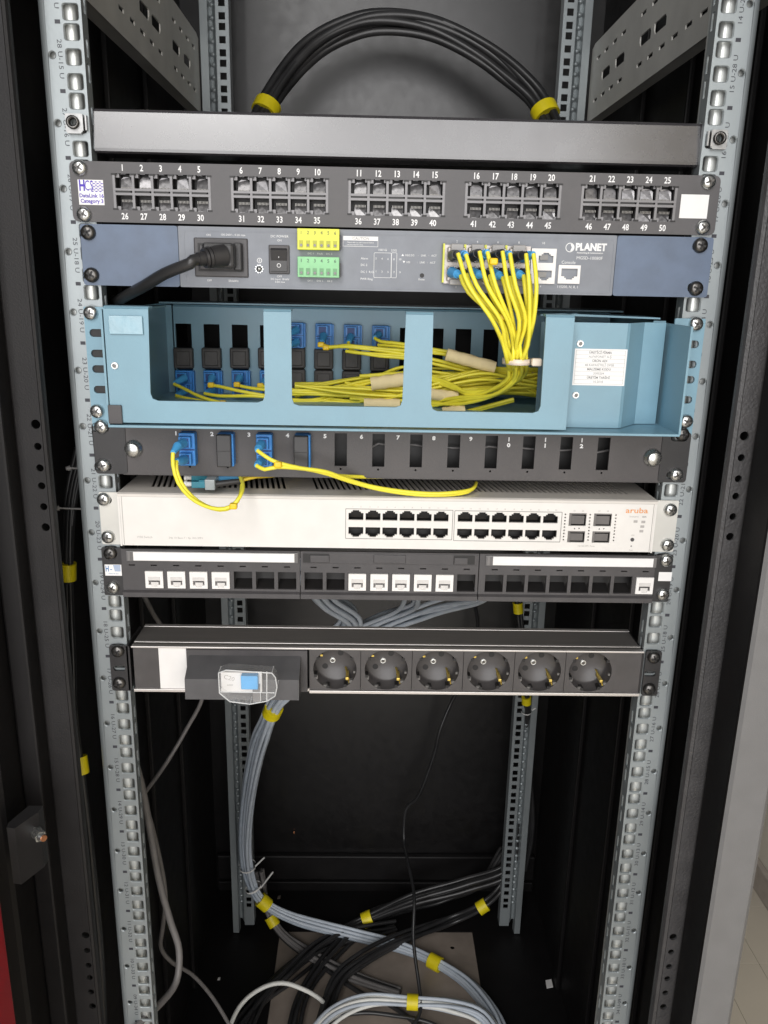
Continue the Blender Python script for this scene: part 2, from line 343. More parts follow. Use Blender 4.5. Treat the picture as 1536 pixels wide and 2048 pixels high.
# red thing at the lower left edge
a0, a1, a2 = P(-10, 1630, -150), P(38, 2060, -150), P(-60, 2060, -150)
b = MB(); b.box(-330, a1.x, -190, -150, -1410, a0.z-20, c=4); o = b.build('red_case', RED); 
tag(o, 'red case edge standing in front of the open cabinet door at lower left', 'case')
# ================================================================ screws and nuts
def screw_mesh(name, mt, r=5.6, h=4.2):
    b = MB(); b.lathe((0, 0, 0), [(r, .0), (r, -1.2), (r*.9, -h*.7), (r*.6, -h*.95), (.01, -h)], 16)
    for a in (.6, .6+math.pi/2):
        d = Vector((math.cos(a), 0, math.sin(a))); n = Vector((-math.sin(a), 0, math.cos(a))); L, W = r*.55, .75
        b.add([d*L+n*W+Vector((0, -h*.93, 0)), d*-L+n*W+Vector((0, -h*.93, 0)), d*-L-n*W+Vector((0, -h*.93, 0)), d*L-n*W+Vector((0, -h*.93, 0)),
               d*L+n*W+Vector((0, -h-.15, 0)), d*-L+n*W+Vector((0, -h-.15, 0)), d*-L-n*W+Vector((0, -h-.15, 0)), d*L-n*W+Vector((0, -h-.15, 0))], [(0, 1, 2, 3), (4, 5, 6, 7), (0, 1, 5, 4), (1, 2, 6, 5), (2, 3, 7, 6), (3, 0, 4, 7)], False, 1)
    return b.mesh(name, [mt, DSTEEL if mt is not DSTEEL else HOLE])
SCR = screw_mesh('rack_screw', STEEL); SCRD = screw_mesh('dark_rack_screw', DSTEEL); SCRS = screw_mesh('small_screw', STEEL, 2.6, 1.4)
def screw(par, px, py, Y=-3, me=SCR, name='screw'):
    q = P(px, py, Y); o = put(me, name, q, par); o.rotation_euler = (0, random.uniform(0, 3), 0); return o
def cage_nut(q, label, s):
    t = thing('cage_nut', label, 'cage nut', q, 'loose cage nuts clipped on the front rails')
    b = MB(); b.plate(rrect(q.x-6.2, q.x+5.8, q.z-6.5, q.z+6, 1), [circ(q.x-.5, q.z, 3)], q.y-2.2, 1.2); b.box(q.x+s*-6.8, q.x+s*-5.6, q.y-3.5, q.y+6, q.z-5.5, q.z+5.5)
    b.box(q.x+s*-9, q.x+s*-8, q.y-2.5, q.y+4, q.z-5, q.z+5); b.box(q.x-5, q.x+5, q.y-3.2, q.y+2, q.z-7.4, q.z-6.6); b.build('cage', mat('cage_nut_steel', (.36, .36, .355), .38, .8, var=.2, vscale=200), t)
    b = MB(); b.lathe((q.x-.5, q.y-2.4, q.z), [(4.6, 0), (4.6, -2.4), (2.8, -2.6), (2.6, 2)], 14); b.build('nut', DSTEEL, t)
cage_nut(P(150, 246, -1), 'loose steel cage nut on the left front rail beside the glossy black shelf', -1)
cage_nut(P(1437, 278, -1), 'loose steel cage nut on the right front rail beside the glossy black shelf', 1)
# ================================================================ 1 SHELF
sh = thing('rack_shelf', 'glossy black shelf front bar across the rack above the numbered patch panel', 'shelf', (0, 40, -92))
b = MB(); pr = [(60, -52.5), (10, -53.5), (7.4, -54.2), (6.4, -56), (3.6, -81), (4.0, -83), (6, -84.2), (30, -84.4), (30, -83), (8, -82.6), (5.2, -81), (8, -57), (12, -55), (60, -54)]
b.prism(pr, -223.5, 226, 'x'); b.build('shelf_front', mat('glossy_black_shelf', (.04, .037, .04), .2, spec=1, coat=.6), sh)
b = MB(); b.box(-222, 224, 60, 420, -54, -52.5); b.build('shelf_tray', BLK, sh)
# ================================================================ 2 PATCH PANEL 50 ports
pp = thing('patch_bay', 'dark grey fifty port telephone patch panel with white port numbers above the blue grey switch', 'patch panel', (0, 0, -133))
BX = [-209.7+86.85*i for i in range(5)]
b = MB(); b.plate(rrect(-241, 241, -133, -91, 4), [[(x, -124.2), (x+71.5, -124.2), (x+71.5, -98.9), (x, -98.9)] for x in BX], -2.6, 2); b.box(-222, 222, 0, 30, -92.6, -91.2); b.box(-222, 222, 0, 30, -132.8, -131.4)
b.build('face_plate', PANEL, pp)
for i, (px, py) in enumerate([(455, 325), (550, 328), (648, 331), (745, 334), (840, 336), (932, 338), (1027, 341), (1122, 343)]):
    q = P(px, py, 4); b = MB(); b.lathe((q.x, 6, -91.1), [(.01, .5), (3.6, .5), (3.6, 0)], 12, axis=(0, 0, 1)); b.build('top_clip', STEEL, pp)  # bright discs stand in for glints along the panel's top edge
def pp_port(kind, seed):
    r = random.Random(seed); b = MB(); s = 1 if kind == 'top' else -1
    b.box(-6.2, 6.2, 9.6, 10, -5.6, 5.6, 1)                                         # dark rear
    for x in (-6.4, 6.0): b.box(x, x+.4, 0, 10, -5.6, 5.6, 1)
    b.box(-6, 6, .2, 10, -5.9*1, -5.6, 1); b.box(-6, 6, .2, 10, 5.6, 5.9, 1)
    ty, tx = r.uniform(-.5, 1.2), r.uniform(-.9, .9)                                # shiny jack insert, each seated at its own tilt
    z0, z1 = (-5.0, 1.8) if s > 0 else (-5.2, 1.4)
    b.add([(-3.6, 3.6+tx, z0), (5.4, 3.6-tx, z0), (5.4, 5.2-tx+ty, z1), (2.8, 5.6+ty, z1+1.7*(s > 0)), (-1.6, 5.6+ty, z1+1.7*(s > 0)), (-3.6, 5.2+tx+ty, z1)], [(0, 1, 2, 3, 4, 5)], False, 2)
    for k in range(8): b.box(-2.9+k*1.05, -2.55+k*1.05, 2.4, 3.9, z0 if s > 0 else z1-.9, z0+1.3 if s > 0 else z1+.9, 3)
    b.box(-6, -3.4, .4, 6, s*2.6, s*5.4, 0); b.box(4.4, 6, .4, 6, s*3.2, s*5.4, 0)
    b.box(-2.2, 1.6, .3, 3, s*5.0, s*5.6, 2)
    return b.mesh('jack_port', [JACKF, HOLE, JACKM, mat('dull_jack_pins', (.3, .29, .27), .4, .6)])
TOPS = [pp_port('top', i) for i in range(6)]; BOTS = [pp_port('bot', 20+i) for i in range(6)]
for i, x in enumerate(BX):
    b = MB()
    for k in range(6): b.box(x+.6+14*k-.9, x+.6+14*k+.9, -3, 6, -123.8, -99.3)
    b.box(x+.5, x+71, -3.2, 6, -113.9, -112.2); b.box(x+.5, x+71, -3.2, 6, -110.8, -109.2)
    for k in range(5): b.box(x+2+14*k, x+12.5+14*k, -2.8, -1.5, -112.2, -110.8, 1)
    for k in range(6):
        b.box(x+.6+14*k-1.7, x+.6+14*k+1.7, -3.1, -2, -100.2, -98.9, 1); b.box(x+.6+14*k-1.7, x+.6+14*k+1.7, -3.1, -2, -124.2, -123, 1)
    b.build('jack_module', [JACKF, HOLE], pp)
    for k in range(5):
        put(random.choice(TOPS), 'jack_port', (x+7.6+14*k, -1.2, -104.2), pp); put(random.choice(BOTS), 'jack_port', (x+7.6+14*k, -1.2, -118.9), pp)
for i, x in enumerate(BX):
    for k in range(5):
        for t_, xx, zz in ((5*i+k+1, x+7.4+14*k, -95.2), (26+5*i+k, x+7.2+14*k, -128.8)):
            b = MB(); b.text(str(t_), xx, zz, 4.5, -2.7, sx=.82, bold=.12); b.build('port_number', INKW, pp)
b = MB(); b.box(-235.6, -217, -2.85, -2.6, -121.2, -103.8); st = b.build('sticker', LABEL, pp, label='small white sticker with violet lettering')
b = MB(); b.text('H', -232.6, -108.2, 7.4, -2.95, sx=.62, bold=.35)
b.text('CS', -227.6, -108.2, 7.4, -2.9, sx=.55)
b.text('DataLink 16', -226.1, -114.9, 2.7, -2.95, sx=.98, bold=.09); b.text('Category 3', -226.0, -118.6, 2.7, -2.95, sx=1.0, bold=.09)
for r in range(7):
    for c in range(3):
        x = -225.2+c*2.9+(1.4 if r % 2 else 0); z = -105.2-r*1.1
        b.add([(x-1.3, -2.93, z), (x, -2.93, z+.42), (x+1.3, -2.93, z), (x, -2.93, z-.42)], [(0, 1, 2, 3)])
b.build('sticker_print', INKV, st)
b = MB(); b.box(212.6, 233.6, -2.85, -2.6, -121.2, -104.4); b.build('sticker', LABEL, pp, label='blank white sticker')
for px, py in ((160, 336), (169, 429), (1416, 364), (1405, 455)): screw(pp, px, py, -2.6)
# ================================================================ 3 SWITCH with fibre ports
sw = thing('fiber_switch', 'blue grey network switch with yellow and green terminal blocks and fibre modules', 'network switch', (0, 100, -179))
b = MB(); b.box(-219, 219, -1, 190, -177.5, -134.5); b.build('chassis', mat('dark_blue_chassis', (.03, .035, .05), .5), sw)
for s, (xa, xb) in ((-1, (-236.5, -164)), (1, (167.5, 241))):
    b = MB(); ex = -230.8 if s < 0 else 231
    b.plate(rrect(xa, xb, -178.6, -134.6, 2), [rrect(ex-6, ex+6, z-3.6, z+3.6, 3.2) for z in (-141, -171.5)], -3.2, 2); b.build('ear_plate', BLUEG, sw)
b = MB(); b.plate(rrect(-163.6, 167.1, -178.6, -134.6, 1), [], -3.2, 2.2); b.plate(rrect(-160, 166, -177, -137.2, 2), [rrect(-159, 165, -176.2, -138, 2)], -3.5, .5)
b.build('face_plate', GREYL, sw)
for px, py in ((177, 465), (184, 550), (1400, 491), (1391, 577)): screw(sw, px, py, -3.2, SCRD)
# mains inlet
b = MB(); b.box(-152, -111.6, -5, -3, -170.8, -142.6, c=.9); b.box(-149, -115, -5.3, -4.8, -166.8, -146.5, 1); b.box(-147.6, -116, -6.2, -4.8, -165.4, -148, c=.5); inl = b.build('mains_inlet', [PLD, HOLE], sw)
b = MB(); b.box(-146, -137, -6.5, -6.1, -156, -150); b.box(-118.6, -117.4, -6.6, -6.1, -163.5, -150); b.build('inlet_slot', HOLE, inl)
b = MB(); b.box(-96, -80.4, -5.2, -3, -167.6, -146.8, c=.7); rk = b.build('rocker_switch', PLD, sw)
b = MB(); b.prism([(-5.4, -149), (-8.6, -150.6), (-6.4, -158), (-7.4, -165.6), (-5.4, -165.8)], -94.3, -82.2, 'x'); b.build('rocker', PLB, rk)
b = MB(); b.box(-88.45, -88, -7.3, -7, -156, -153.2); b.lathe((-88.2, -7.2, -161.5), [(1.1, 0), (1.6, 0), (1.6, .3), (1.1, .3)], 14); b.build('rocker_mark', INKW, rk)
def terminal(z0, z1, mt, lab):
    b = MB(); b.box(-73.8, -42.6, -12, -3, z0, z1, c=.4); t = b.build('terminal_block', mt, sw, label=lab)
    b = MB()
    for k in range(6):
        x = -70.9+5.05*k; b.box(x-1.6, x+1.6, -12.15, -11.9, z0+1.4, z0+6.6)
    b.build('terminal_recess', mat(mt.name+'_recess', tuple(c*.55 for c in mt.node_tree.nodes['Mix'].inputs[7].default_value[:3]), .5), t)  # recess shade painted as a darker copy of the block colour
    b = MB()
    for k in range(6):
        x = -70.9+5.05*k; b.cyl((x, -12.1, z0+3.2), (x, -12.6, z0+3.2), 1.0, n=8)
    b.build('terminal_screw', DSTEEL, t)
    b = MB()
    for k in range(6): b.text(str(k+1), -70.9+5.05*k, z1-3, 2.5, -12.15)
    b.build('terminal_number', INKB, t)
    b = MB(); b.box(-42.6, -41.4, -9, -3, z0+1, z1-4); b.build('terminal_latch', PLB, t)
terminal(-149.9, -134.9, LIME, 'yellow six way terminal block'); terminal(-169.6, -154.8, GREEN, 'green six way terminal block')
b = MB(); yy = -3.36
def tx(t, px, py, h, bb=None, **k): q = P(px, py, -3.3); (bb or b).text(t, q.x, q.z, h, k.pop('y', yy), **k)
tx('ON', 417, 470, 1.5); tx('100-240V~, 0.2A max', 466, 470, 1.5); tx('OFF', 419, 561, 1.5); tx('50/60Hz', 467, 562, 1.6)
tx('DC POWER', 559, 473, 1.7, sx=1.1); tx('ON', 559, 481, 1.5); tx('OFF', 559, 553, 1.6); tx('DC Input: 18-60V', 560, 558.5, 1.4); tx('0.6A max', 560, 564, 1.4)
tx('DC 1    Fault    DC 2', 640, 507.5, 1.2, sx=1.3); tx('DI 1     DO 1     DI 2', 640, 562, 1.3, sx=1.2)
tx('Alarm', 729, 517, 1.6); tx('DC 2', 728, 530, 1.6); tx('DC 1  R.O.', 735, 544, 1.6); tx('PWR Ring', 733, 558, 1.6)
tx('100/1G', 765, 500, 1.6); tx('2.5G', 788, 501, 1.6)
for k, c in enumerate('2468'): tx(c, 752+k*12, 517+k*.6, 1.5)
for k, c in enumerate('1357'): tx(c, 752+k*12, 543+k*.6, 1.5)
tx('10', 800, 519, 1.5); tx('9', 800, 545, 1.5); tx('\u25b2 1G/2.5G   \u25ab LNK \u25ab ACT', 838, 511, 1.5); tx('\u25bc 100       \u25ab LNK \u25ab ACT', 838, 525, 1.5); tx('Reset', 843, 559, 1.5)
for x0, x1 in ((748, 782), (783, 793)):
    A, B2 = P(x0, 505, -3.3), P(x1, 556, -3.3); b.plate(rrect(A.x, B2.x, B2.z, A.z, .8), [rrect(A.x+.25, B2.x-.25, B2.z+.25, A.z-.25, .6)], -3.4, .1)
for px, c in ((914, '2'), (955, '4'), (996, '6'), (1038, '8'), (1087, '10')): tx(c, px, 483+(px-914)*.02, 1.7)
tx('1', 912, 574, 1.6); tx('9', 1081, 573, 1.6)
tx('PLANET', 1182, 495, 5.2, sx=.92, bold=.35); tx('Networking & Communication', 1180, 506, 1.15, bold=.03); tx('MGSD-10080F', 1179, 516.5, 2.3, sx=1.05)
tx('Console', 1137, 525, 2.3); tx('115200, N, 8, 1', 1135, 574, 1.9)
q = P(1140, 495, -3.3); b.lathe((q.x, -3.36, q.z), [(2.9, 0), (3.4, 0)], 20); b.add([(q.x+.3+2.6*math.cos(t), -3.36, q.z+2.6*math.sin(t)) for t in [i*math.pi/9-math.pi/2 for i in range(10)]]+[(q.x+1.4, -3.36, q.z)], [tuple(range(11))])
q = P(519, 521, -3.3); b.lathe((q.x, -3.36, q.z), [(1.5, 0), (1.9, 0)], 14); b.box(q.x-.2, q.x+.2, -3.4, -3.3, q.z-.8, q.z+1); b.box(q.x-.8, q.x+.8, -3.4, -3.3, q.z-.5, q.z-.2)
q = P(721, 477, -3.3); A, B2 = P(686, 472, -3.3), P(756, 494, -3.3)
b.box(A.x, B2.x, -3.5, -3.42, A.z-3, A.z); b.plate([(A.x, B2.z), (B2.x, B2.z), (B2.x, A.z), (A.x, A.z)], [[(A.x+.25, B2.z+.25), (B2.x-.25, B2.z+.25), (B2.x-.25, A.z-3), (A.x+.25, A.z-3)]], -3.4, .1)
b.text('Please refer to user\'s manual before', q.x, A.z-4.4, 1.0, -3.4); b.text('connect the DC wire.', q.x-4, A.z-6, 1.0, -3.4)
b.build('face_lettering', INKW, sw)
b = MB(); b.text('\u26a0CAUTION' if False else '!CAUTION', q.x, A.z-1.6, 2.0, -3.54, bold=.06); b.build('caution_lettering', INKG, sw)
q = P(844, 551, -3.3); b = MB(); b.cyl((q.x, -3.2, q.z), (q.x, -3.5, q.z), 1.7, n=14); b.build('reset_hole', HOLE, sw)
q = P(518.5, 538, -3.3); b = MB(); b.lathe((q.x, -3.2, q.z), [(2.2, 0), (2.1, -1.6), (.01, -2)], 12)
for k in range(10):
    a = k*.628; b.box(q.x+2.7*math.cos(a)-.45, q.x+2.7*math.cos(a)+.45, -3.9, -3.2, q.z+2.7*math.sin(a)-.45, q.z+2.7*math.sin(a)+.45)
b.build('earth_screw', STEEL, sw)
# sfp cage
CX = [45.2, 60.6, 76, 91.6]
b = MB(); b.box(36.5, 101.5, -6.4, -3, -172, -144); b.box(37, 101, -7, -6.3, -158.9, -156.6)
for x in CX:
    for z0, z1 in ((-157, -145), (-171, -159.4)): pass
    b.box(x+6.7, x+7.7, -7.6, -6, -171.5, -144.5)
b.build('sfp_cage', CHROME, sw)
b = MB(); b.box(35.2, 36.5, -8.4, -3, -171.4, -143.2); b.build('cage_gasket', LIME, sw)
for k in range(1, 4):
    b = MB(); b.box(CX[k]-9.6, CX[k]-8, -7.8, -6, -147.2, -143.6); b.build('cage_gasket', LIME, sw)
RJ = lambda x, z, up=1, k=1.0: [(x-5.9*k, z-3.7*k*up), (x+5.9*k, z-3.7*k*up), (x+5.9*k, z+1.7*k*up), (x+3.6*k, z+1.7*k*up), (x+3.6*k, z+2.8*k*up), (x+2.3*k, z+2.8*k*up), (x+2.3*k, z+3.9*k*up), (x-2.3*k, z+3.9*k*up), (x-2.3*k, z+2.8*k*up), (x-3.6*k, z+2.8*k*up), (x-3.6*k, z+1.7*k*up), (x-5.9*k, z+1.7*k*up)]
def cavity(name='port', gold=True):
    b = MB(); b.box(-6.4, 6.4, 9, 9.4, -4.6, 4.6); b.box(-6.5, -6.3, 0, 9, -4.6, 4.6); b.box(6.3, 6.5, 0, 9, -4.6, 4.6); b.box(-6.4, 6.4, 0, 9, -4.8, -4.6); b.box(-6.4, 6.4, 0, 9, 4.6, 4.8)
    for k in range(8): b.add([(-3.7+k*1.02, 3, -3.2), (-3.4+k*1.02, 3, -3.2), (-3.4+k*1.02, 7.5, .6), (-3.7+k*1.02, 7.5, .6)], [(0, 1, 2, 3)], False, 1)
    return b.mesh(name, [HOLE, mat('dull_gold_pins', (.10, .08, .06), .4, .5)])
CAV = cavity(); CAVD = CAV.copy()
for v_ in CAVD.vertices: v_.co.z = -v_.co.z
b = MB(); b.plate([(102.6, -170.8), (121.6, -170.8), (121.6, -145.2), (102.6, -145.2)], [RJ(113.8, -152, 1, .95), RJ(113.4, -164.6, -1, .95)], -5.2, 2.4); b.build('ethernet_module', WHITEP, sw)
b = MB(); b.plate([(124, -170.4), (140.8, -170.4), (140.8, -156.8), (124, -156.8)], [RJ(132.5, -163.2, -1, 1.05)], -5.2, 2.4); b.build('console_module', WHITEP, sw)
put(CAV, 'ethernet_port', (113.8, -4, -152), sw); put(CAVD, 'ethernet_port', (113.4, -4, -164.6), sw); put(CAVD, 'console_port', (132.5, -4, -163.2), sw)
b = MB()
for x, z in ((113.4, -148.5), (113, -161)): b.box(x-4, x+2, -4.6, -3, z-5, z-1.2)
b.build('shutter', mat('grey_shutter', (.25, .24, .23), .4), sw)
# sfp modules, one per cage bay
ORD = ['first', 'second', 'third', 'fourth']
for k, x in enumerate(CX):
    for row, z in (('upper', -151), ('lower', -165)):
        t = thing('sfp_module', f'{ORD[k]} silver optical module from the left in the {row} row of the cage', 'optical module', (x, -8, z-6), 'optical modules in the switch cage')
        b = MB(); b.box(x-6.6, x+6.4, -11, -6.5, z-5.2, z+5.2, c=.5); b.box(x-6.3, x+6.1, -11.3, -10.8, z-.6, z+.5); b.build('shell', CHROME, t)
        b = MB()
        for xo in (-3.2, 2.9): b.box(x+xo-2.7, x+xo+2.7, -11.25, -10.9, z-3.3+(-.6 if row == 'upper' else .8), z+2.6+(-.6 if row == 'upper' else .8))
        b.build('optical_port', HOLE, t)
        b = MB(); b.box(x-4.7, x+4.9, -13.6, -11.6, (z+2.6 if row == 'upper' else z-8), (z+7.6 if row == 'upper' else z-3.6), c=.6); b.build('pull_tab', mat('clear_grey_tab', (.34, .325, .31), .3, var=.1), t)
        b = MB(); b.lathe((x-.4, -11.2, z+(-3 if row == 'upper' else 3)), [(2.7, 0), (2.7, -1.4), (1.8, -1.4), (1.8, 0)], 16); b.build('latch_ring', STEEL, t)
# power cord
pc = thing('power_cable', 'black mains cord plugged into the left inlet of the blue grey switch', 'power cord', P(440, 540, -10))
b = MB(); b.box(-143, -119.5, -22, -6, -164.6, -146.6, c=2.2); b.box(-121.5, -115.5, -11, -5.6, -166, -146, c=1); b.build('plug', PLB, pc)
b = MB(); A = Vector((-131, -22, -156)); D = Vector((-.80, -.55, -.18)).normalized(); 
b.cyl(A+Vector((4, 3, .5)), A+D*6, 8.4, 7.4, 16); b.cyl(A+D*6.6, A+D*8.6, 8, 7.6, 16); b.cyl(A+D*9.4, A+D*11.2, 7.4, 7, 16); b.cyl(A, A+D*16, 5.8, 5, 14); b.build('strain_relief', PLB, pc)
b = MB(); b.tube([A+D*8, A+D*20, P(380, 527, -34), P(330, 547, -26), P(290, 571, -14), P(255, 590, 8), P(235, 602, 40), P(228, 600, 90)], 4.3, 10); b.build('cable', CBK, pc)
# ================================================================ 4 FIBRE DISTRIBUTION BOX
od = thing('fiber_distribution_box', 'pale blue open fronted fibre distribution box with slotted ears and a printed label', 'fibre box', (0, 50, -284))
def rnotch(x0, x1, zb, zt, r=5): return [(x0, zt), (x0, zb+r), (x0+r*.3, zb+r*.3), (x0+r, zb), (x1-r, zb), (x1-r*.3, zb+r*.3), (x1, zb+r), (x1, zt)]
ZTp = -194.3; out = [(-212, -277.2), (130.8, -279.2), (130.8, ZTp), (109.6, ZTp)]
out += rnotch(28.2, 110.2, -264.8, ZTp)[::-1][1:-1]+[(28.2, ZTp), (7, ZTp)]+rnotch(-76.2, 6, -262, ZTp)[::-1][1:-1]+[(-76.2, ZTp), (-96.2, ZTp)]+rnotch(-181, -96.2, -260, ZTp)[::-1][1:-1]+[(-180.4, ZTp), (-212, ZTp)]
out = [(-212, -277.2), (130.8, -277.2), (130.8, ZTp), (109.8, ZTp), (110.4, -259.5), (109, -263.3), (105, -264.8), (33, -264.8), (29.2, -263.3), (27.8, -259.5), (27.2, ZTp), (7.2, ZTp), (6.2, -257), (4.8, -261), (1, -262.3), (-71, -262.3), (-75, -261), (-76.4, -257), (-76.4, ZTp), (-96.4, ZTp), (-96.6, -255.5), (-98, -259), (-102, -260.5), (-176, -260.5), (-180, -259), (-181.4, -255), (-179.6, ZTp), (-212, ZTp)]
b = MB(); b.plate(out, [], -40, 1.8)
for xa, xb in ((-212, -179.6), (-96.4, -76.4), (7.2, 27.2), (109.8, 130.8)):                     # the tops of the fingers are folded back
    b.sheet([(-39.1, ZTp-.3), (-38, ZTp+.9), (-36, ZTp+1.4), (-28, ZTp+1.2)], xa, xb, 1.6, 'x')
b.build('front_plate', CYAN, od)
b = MB(); b.box(-214, 218, -41.5, 150, -280.9, -279, c=.4); b.build('tray_floor', CYAN, od)
b = MB(); b.box(-214.5, -213, -40, 190, -279.5, -195); b.build('side_wall', CYAN, od)
b = MB(); b.box(217, 218.6, -41, 190, -279.5, -199); b.build('side_wall', CYAN, od)
b = MB(); b.box(-214, 218, 130, 190, -195, -193.6); b.build('top_cover', CYAN, od)
q1, q2 = P(1105, 618, 30), P(1342, 632, 30)
b = MB(); b.prism([(P(1143, 624, 12).x, -195), (212, -196.2), (212, -195), (P(1143, 624, 12).x, -193.4)], 12, 60); b.prism([(120, -196), (150, -194.6), (150, -193.2), (120, -194.6)], 30, 62); b.build('top_flap', CYAN, od)
q = P(240, 606, 10); b = MB(); b.box(q.x-16, q.x+24, 4, 60, -195.8, -194.4); b.build('top_flap', CYAN, od)
for s in (-1, 1):
    b = MB(); xa, xb = (-238.6, -214.5) if s < 0 else (218.6, 242.5)
    ys = [Z(190, py) for py in (666, 707, 738, 779)]
    hx = -235.4 if s < 0 else 239.5
    b.plate(rrect(xa, xb, -287, -194.6, 1), [rrect(min(hx, hx-s*14), max(hx, hx-s*14), z-3, z+3, 2.7) for z in ys], -3, 2); ear_ = b.build('ear', CYAN, od)
    if s < 0:
        b = MB()
        for z in ys: b.box(-237, -221, -1, -.3, z-4, z+4)
        b.build('slot_gasket', HOLE, ear_)  # dark sheet added behind the slots so they read as shade
b = MB(); q = P(200, 650, -3); b.prism([(-6, -196), (-24, -200), (-22, -212), (-10, -226), (-4, -229)], -217.5, -216, 'x'); b.build('side_tab', CYAN, od)
for px, py in ((182, 626), (195, 822)): screw(od, px, py, -3)
for px, py in ((1391, 648), (1371, 842)): screw(od, px, py, -3)
b = MB(); q = P(252, 650, -40); b.box(q.x-12, q.x+12.5, -41.9, -41.0, q.z-6.5, q.z+6.5, c=.3); b.build('clear_tape', mat('wrinkled_clear_tape', (.20, .37, .455), .2, var=.1, vscale=90, bump=1, bscale=75, spec=.8, coat=.3), od)
# black corner piece
b = MB(); b.box(-213.2, -203, -42.2, -40, -278, -264, c=.6); b.build('corner_cap', PLD, od)
q = P(230, 731, -40); put(SCRS, 'screw', q, od)
# adapter plate
AX = [-197+26.85*i for i in range(12)]
b = MB(); b.plate([(-206, -281), (212, -281), (212, -198.2), (-206, -198.2)], [[(x-7.6, -279.5), (x+7.6, -279.5), (x+7.6, -214), (x-7.6, -214)] for x in AX], 150, 1.6)
b.sheet([(150.8, -198.2), (151.5, -197), (160, -196.6)], -206, 212, 1.5, 'x'); b.build('adapter_plate', CYAN, od)
b = MB(); b.box(-213, -207.2, 149, 151, -280, -197); b.build('hinge_strip', CYAN, od)
b = MB(); b.box(-212.8, 216.8, 239, 240, -279, -195); b.build('inner_back', SIDE, od)
def capm():
    b = MB(); b.box(-9.2, 9.2, -8, 0, -9.8, 9.8, c=1.6); b.box(-6.5, 6.5, -9, -7.5, -7, 7, c=1); return b.mesh('dust_cap', PLB if False else mat('dusty_black_rubber', (.05, .047, .045), .55, var=.25, vscale=80, bump=.4, bscale=500, dust=.25))
CAPM = capm()
def scm():
    b = MB(); b.box(-7.6, 8.2, -10, 0, -11.8, 11.8, c=.6); b.box(8.0, 9.6, -7, 0, -11, 11)
    for z in (-5.9, 5.9):
        b.box(-6, 4.6, -17, -9, z-4.4, z+4.4, c=.5); b.box(-4, 2.8, -17.6, -16.8, z-3.4, z+3.4, 1)
        b.box(5.2, 5.8, -10.2, -9.8, z-4.5, z+4.5, 1)
    b.box(-7, 7.8, -10.2, -9.8, -.3, .3, 1); return b.mesh('sc_adapter', [SCB, mat('deep_blue_recess', (.01, .05, .2), .5)])
SCM = scm()
def at150(px, py): return P(px, py, 150)
for i, px in enumerate((369, 426, 481, 536)):
    put(CAPM, 'dust_cap', (AX[i], 150, Z(px, 717, 142)), od); put(SCM, 'fiber_adapter', (AX[i], 150, Z(px, 766, 140)), od)
for i, px in ((4, 594), (5, 647), (6, 701), (7, 758)):
    zt = Z(px, 671+(i-4)*2, 140); put(SCM, 'fiber_adapter', (AX[i], 150, zt), od); put(CAPM, 'dust_cap', (AX[i], 150, zt-21.5), od); put(CAPM, 'dust_cap', (AX[i], 150, zt-42), od)
b = MB(); b.box(AX[1]-25, AX[1]-22, 132, 148, -291, -286); b.build('white_stud', NYL, od)
# label cover at right
b = MB(); prof = [(122, -20), (176.5, -20), (178.5, -19), (196, 2), (214, 4)]; b.sheet(prof, -278.5, -198.4, 1.6, 'z'); cv = b.build('label_cover', CYAN, od)
b = MB(); b.box(207, 216.8, 12, 14, -279, -197.4); b.build('inner_flange', CYAN, od)
b = MB(); b.box(118, 217, 15, 16, -279, -200); b.build('inner_shadow_wall', mat('deep_cyan_paint', (.10, .17, .20), .5), od)  # gap's shade put into the colour, a darker copy of the box blue
A, B2 = P(1150, 697, -20.9), P(1251, 772, -20.9)
b = MB(); b.box(A.x, B2.x-1.2, -21.1, -20.85, B2.z, A.z); lb = b.build('label', LABEL, cv)
b = MB(); ts = ['\u00dcRET\u0130C\u0130 F\u0130RMA', 'ALFAFONET A.\u015e', '\u00dcR\u00dcN ADI', '48 KAPAS\u0130TEL\u0130 OFSB', 'MALZEME KODU', '2000204', '\u00dcRET\u0130M TAR\u0130H\u0130', '10.2018']; cx = (A.x+B2.x)/2-1; hh = (A.z-B2.z-2.4)/8
for i, t in enumerate(ts): b.text(t, cx, A.z-1.2-hh*(i+.5), 1.75, -21.14, bold=(.06 if i % 2 == 0 else 0))
for i in range(9): b.box(A.x+1.2, B2.x-2.6, -21.16, -21.1, A.z-1.2-hh*i-.06, A.z-1.2-hh*i+.06)
for x in (A.x+1.2, B2.x-2.6): b.box(x-.08, x+.08, -21.16, -21.1, B2.z+1.2, A.z-1.2)
b.build('label_print', mat('label_ink', (.22, .22, .22), .6), lb)
for px, py in ((1160, 687), (1151, 790)): put(SCRS, 'screw', P(px, py, -20.8), cv)
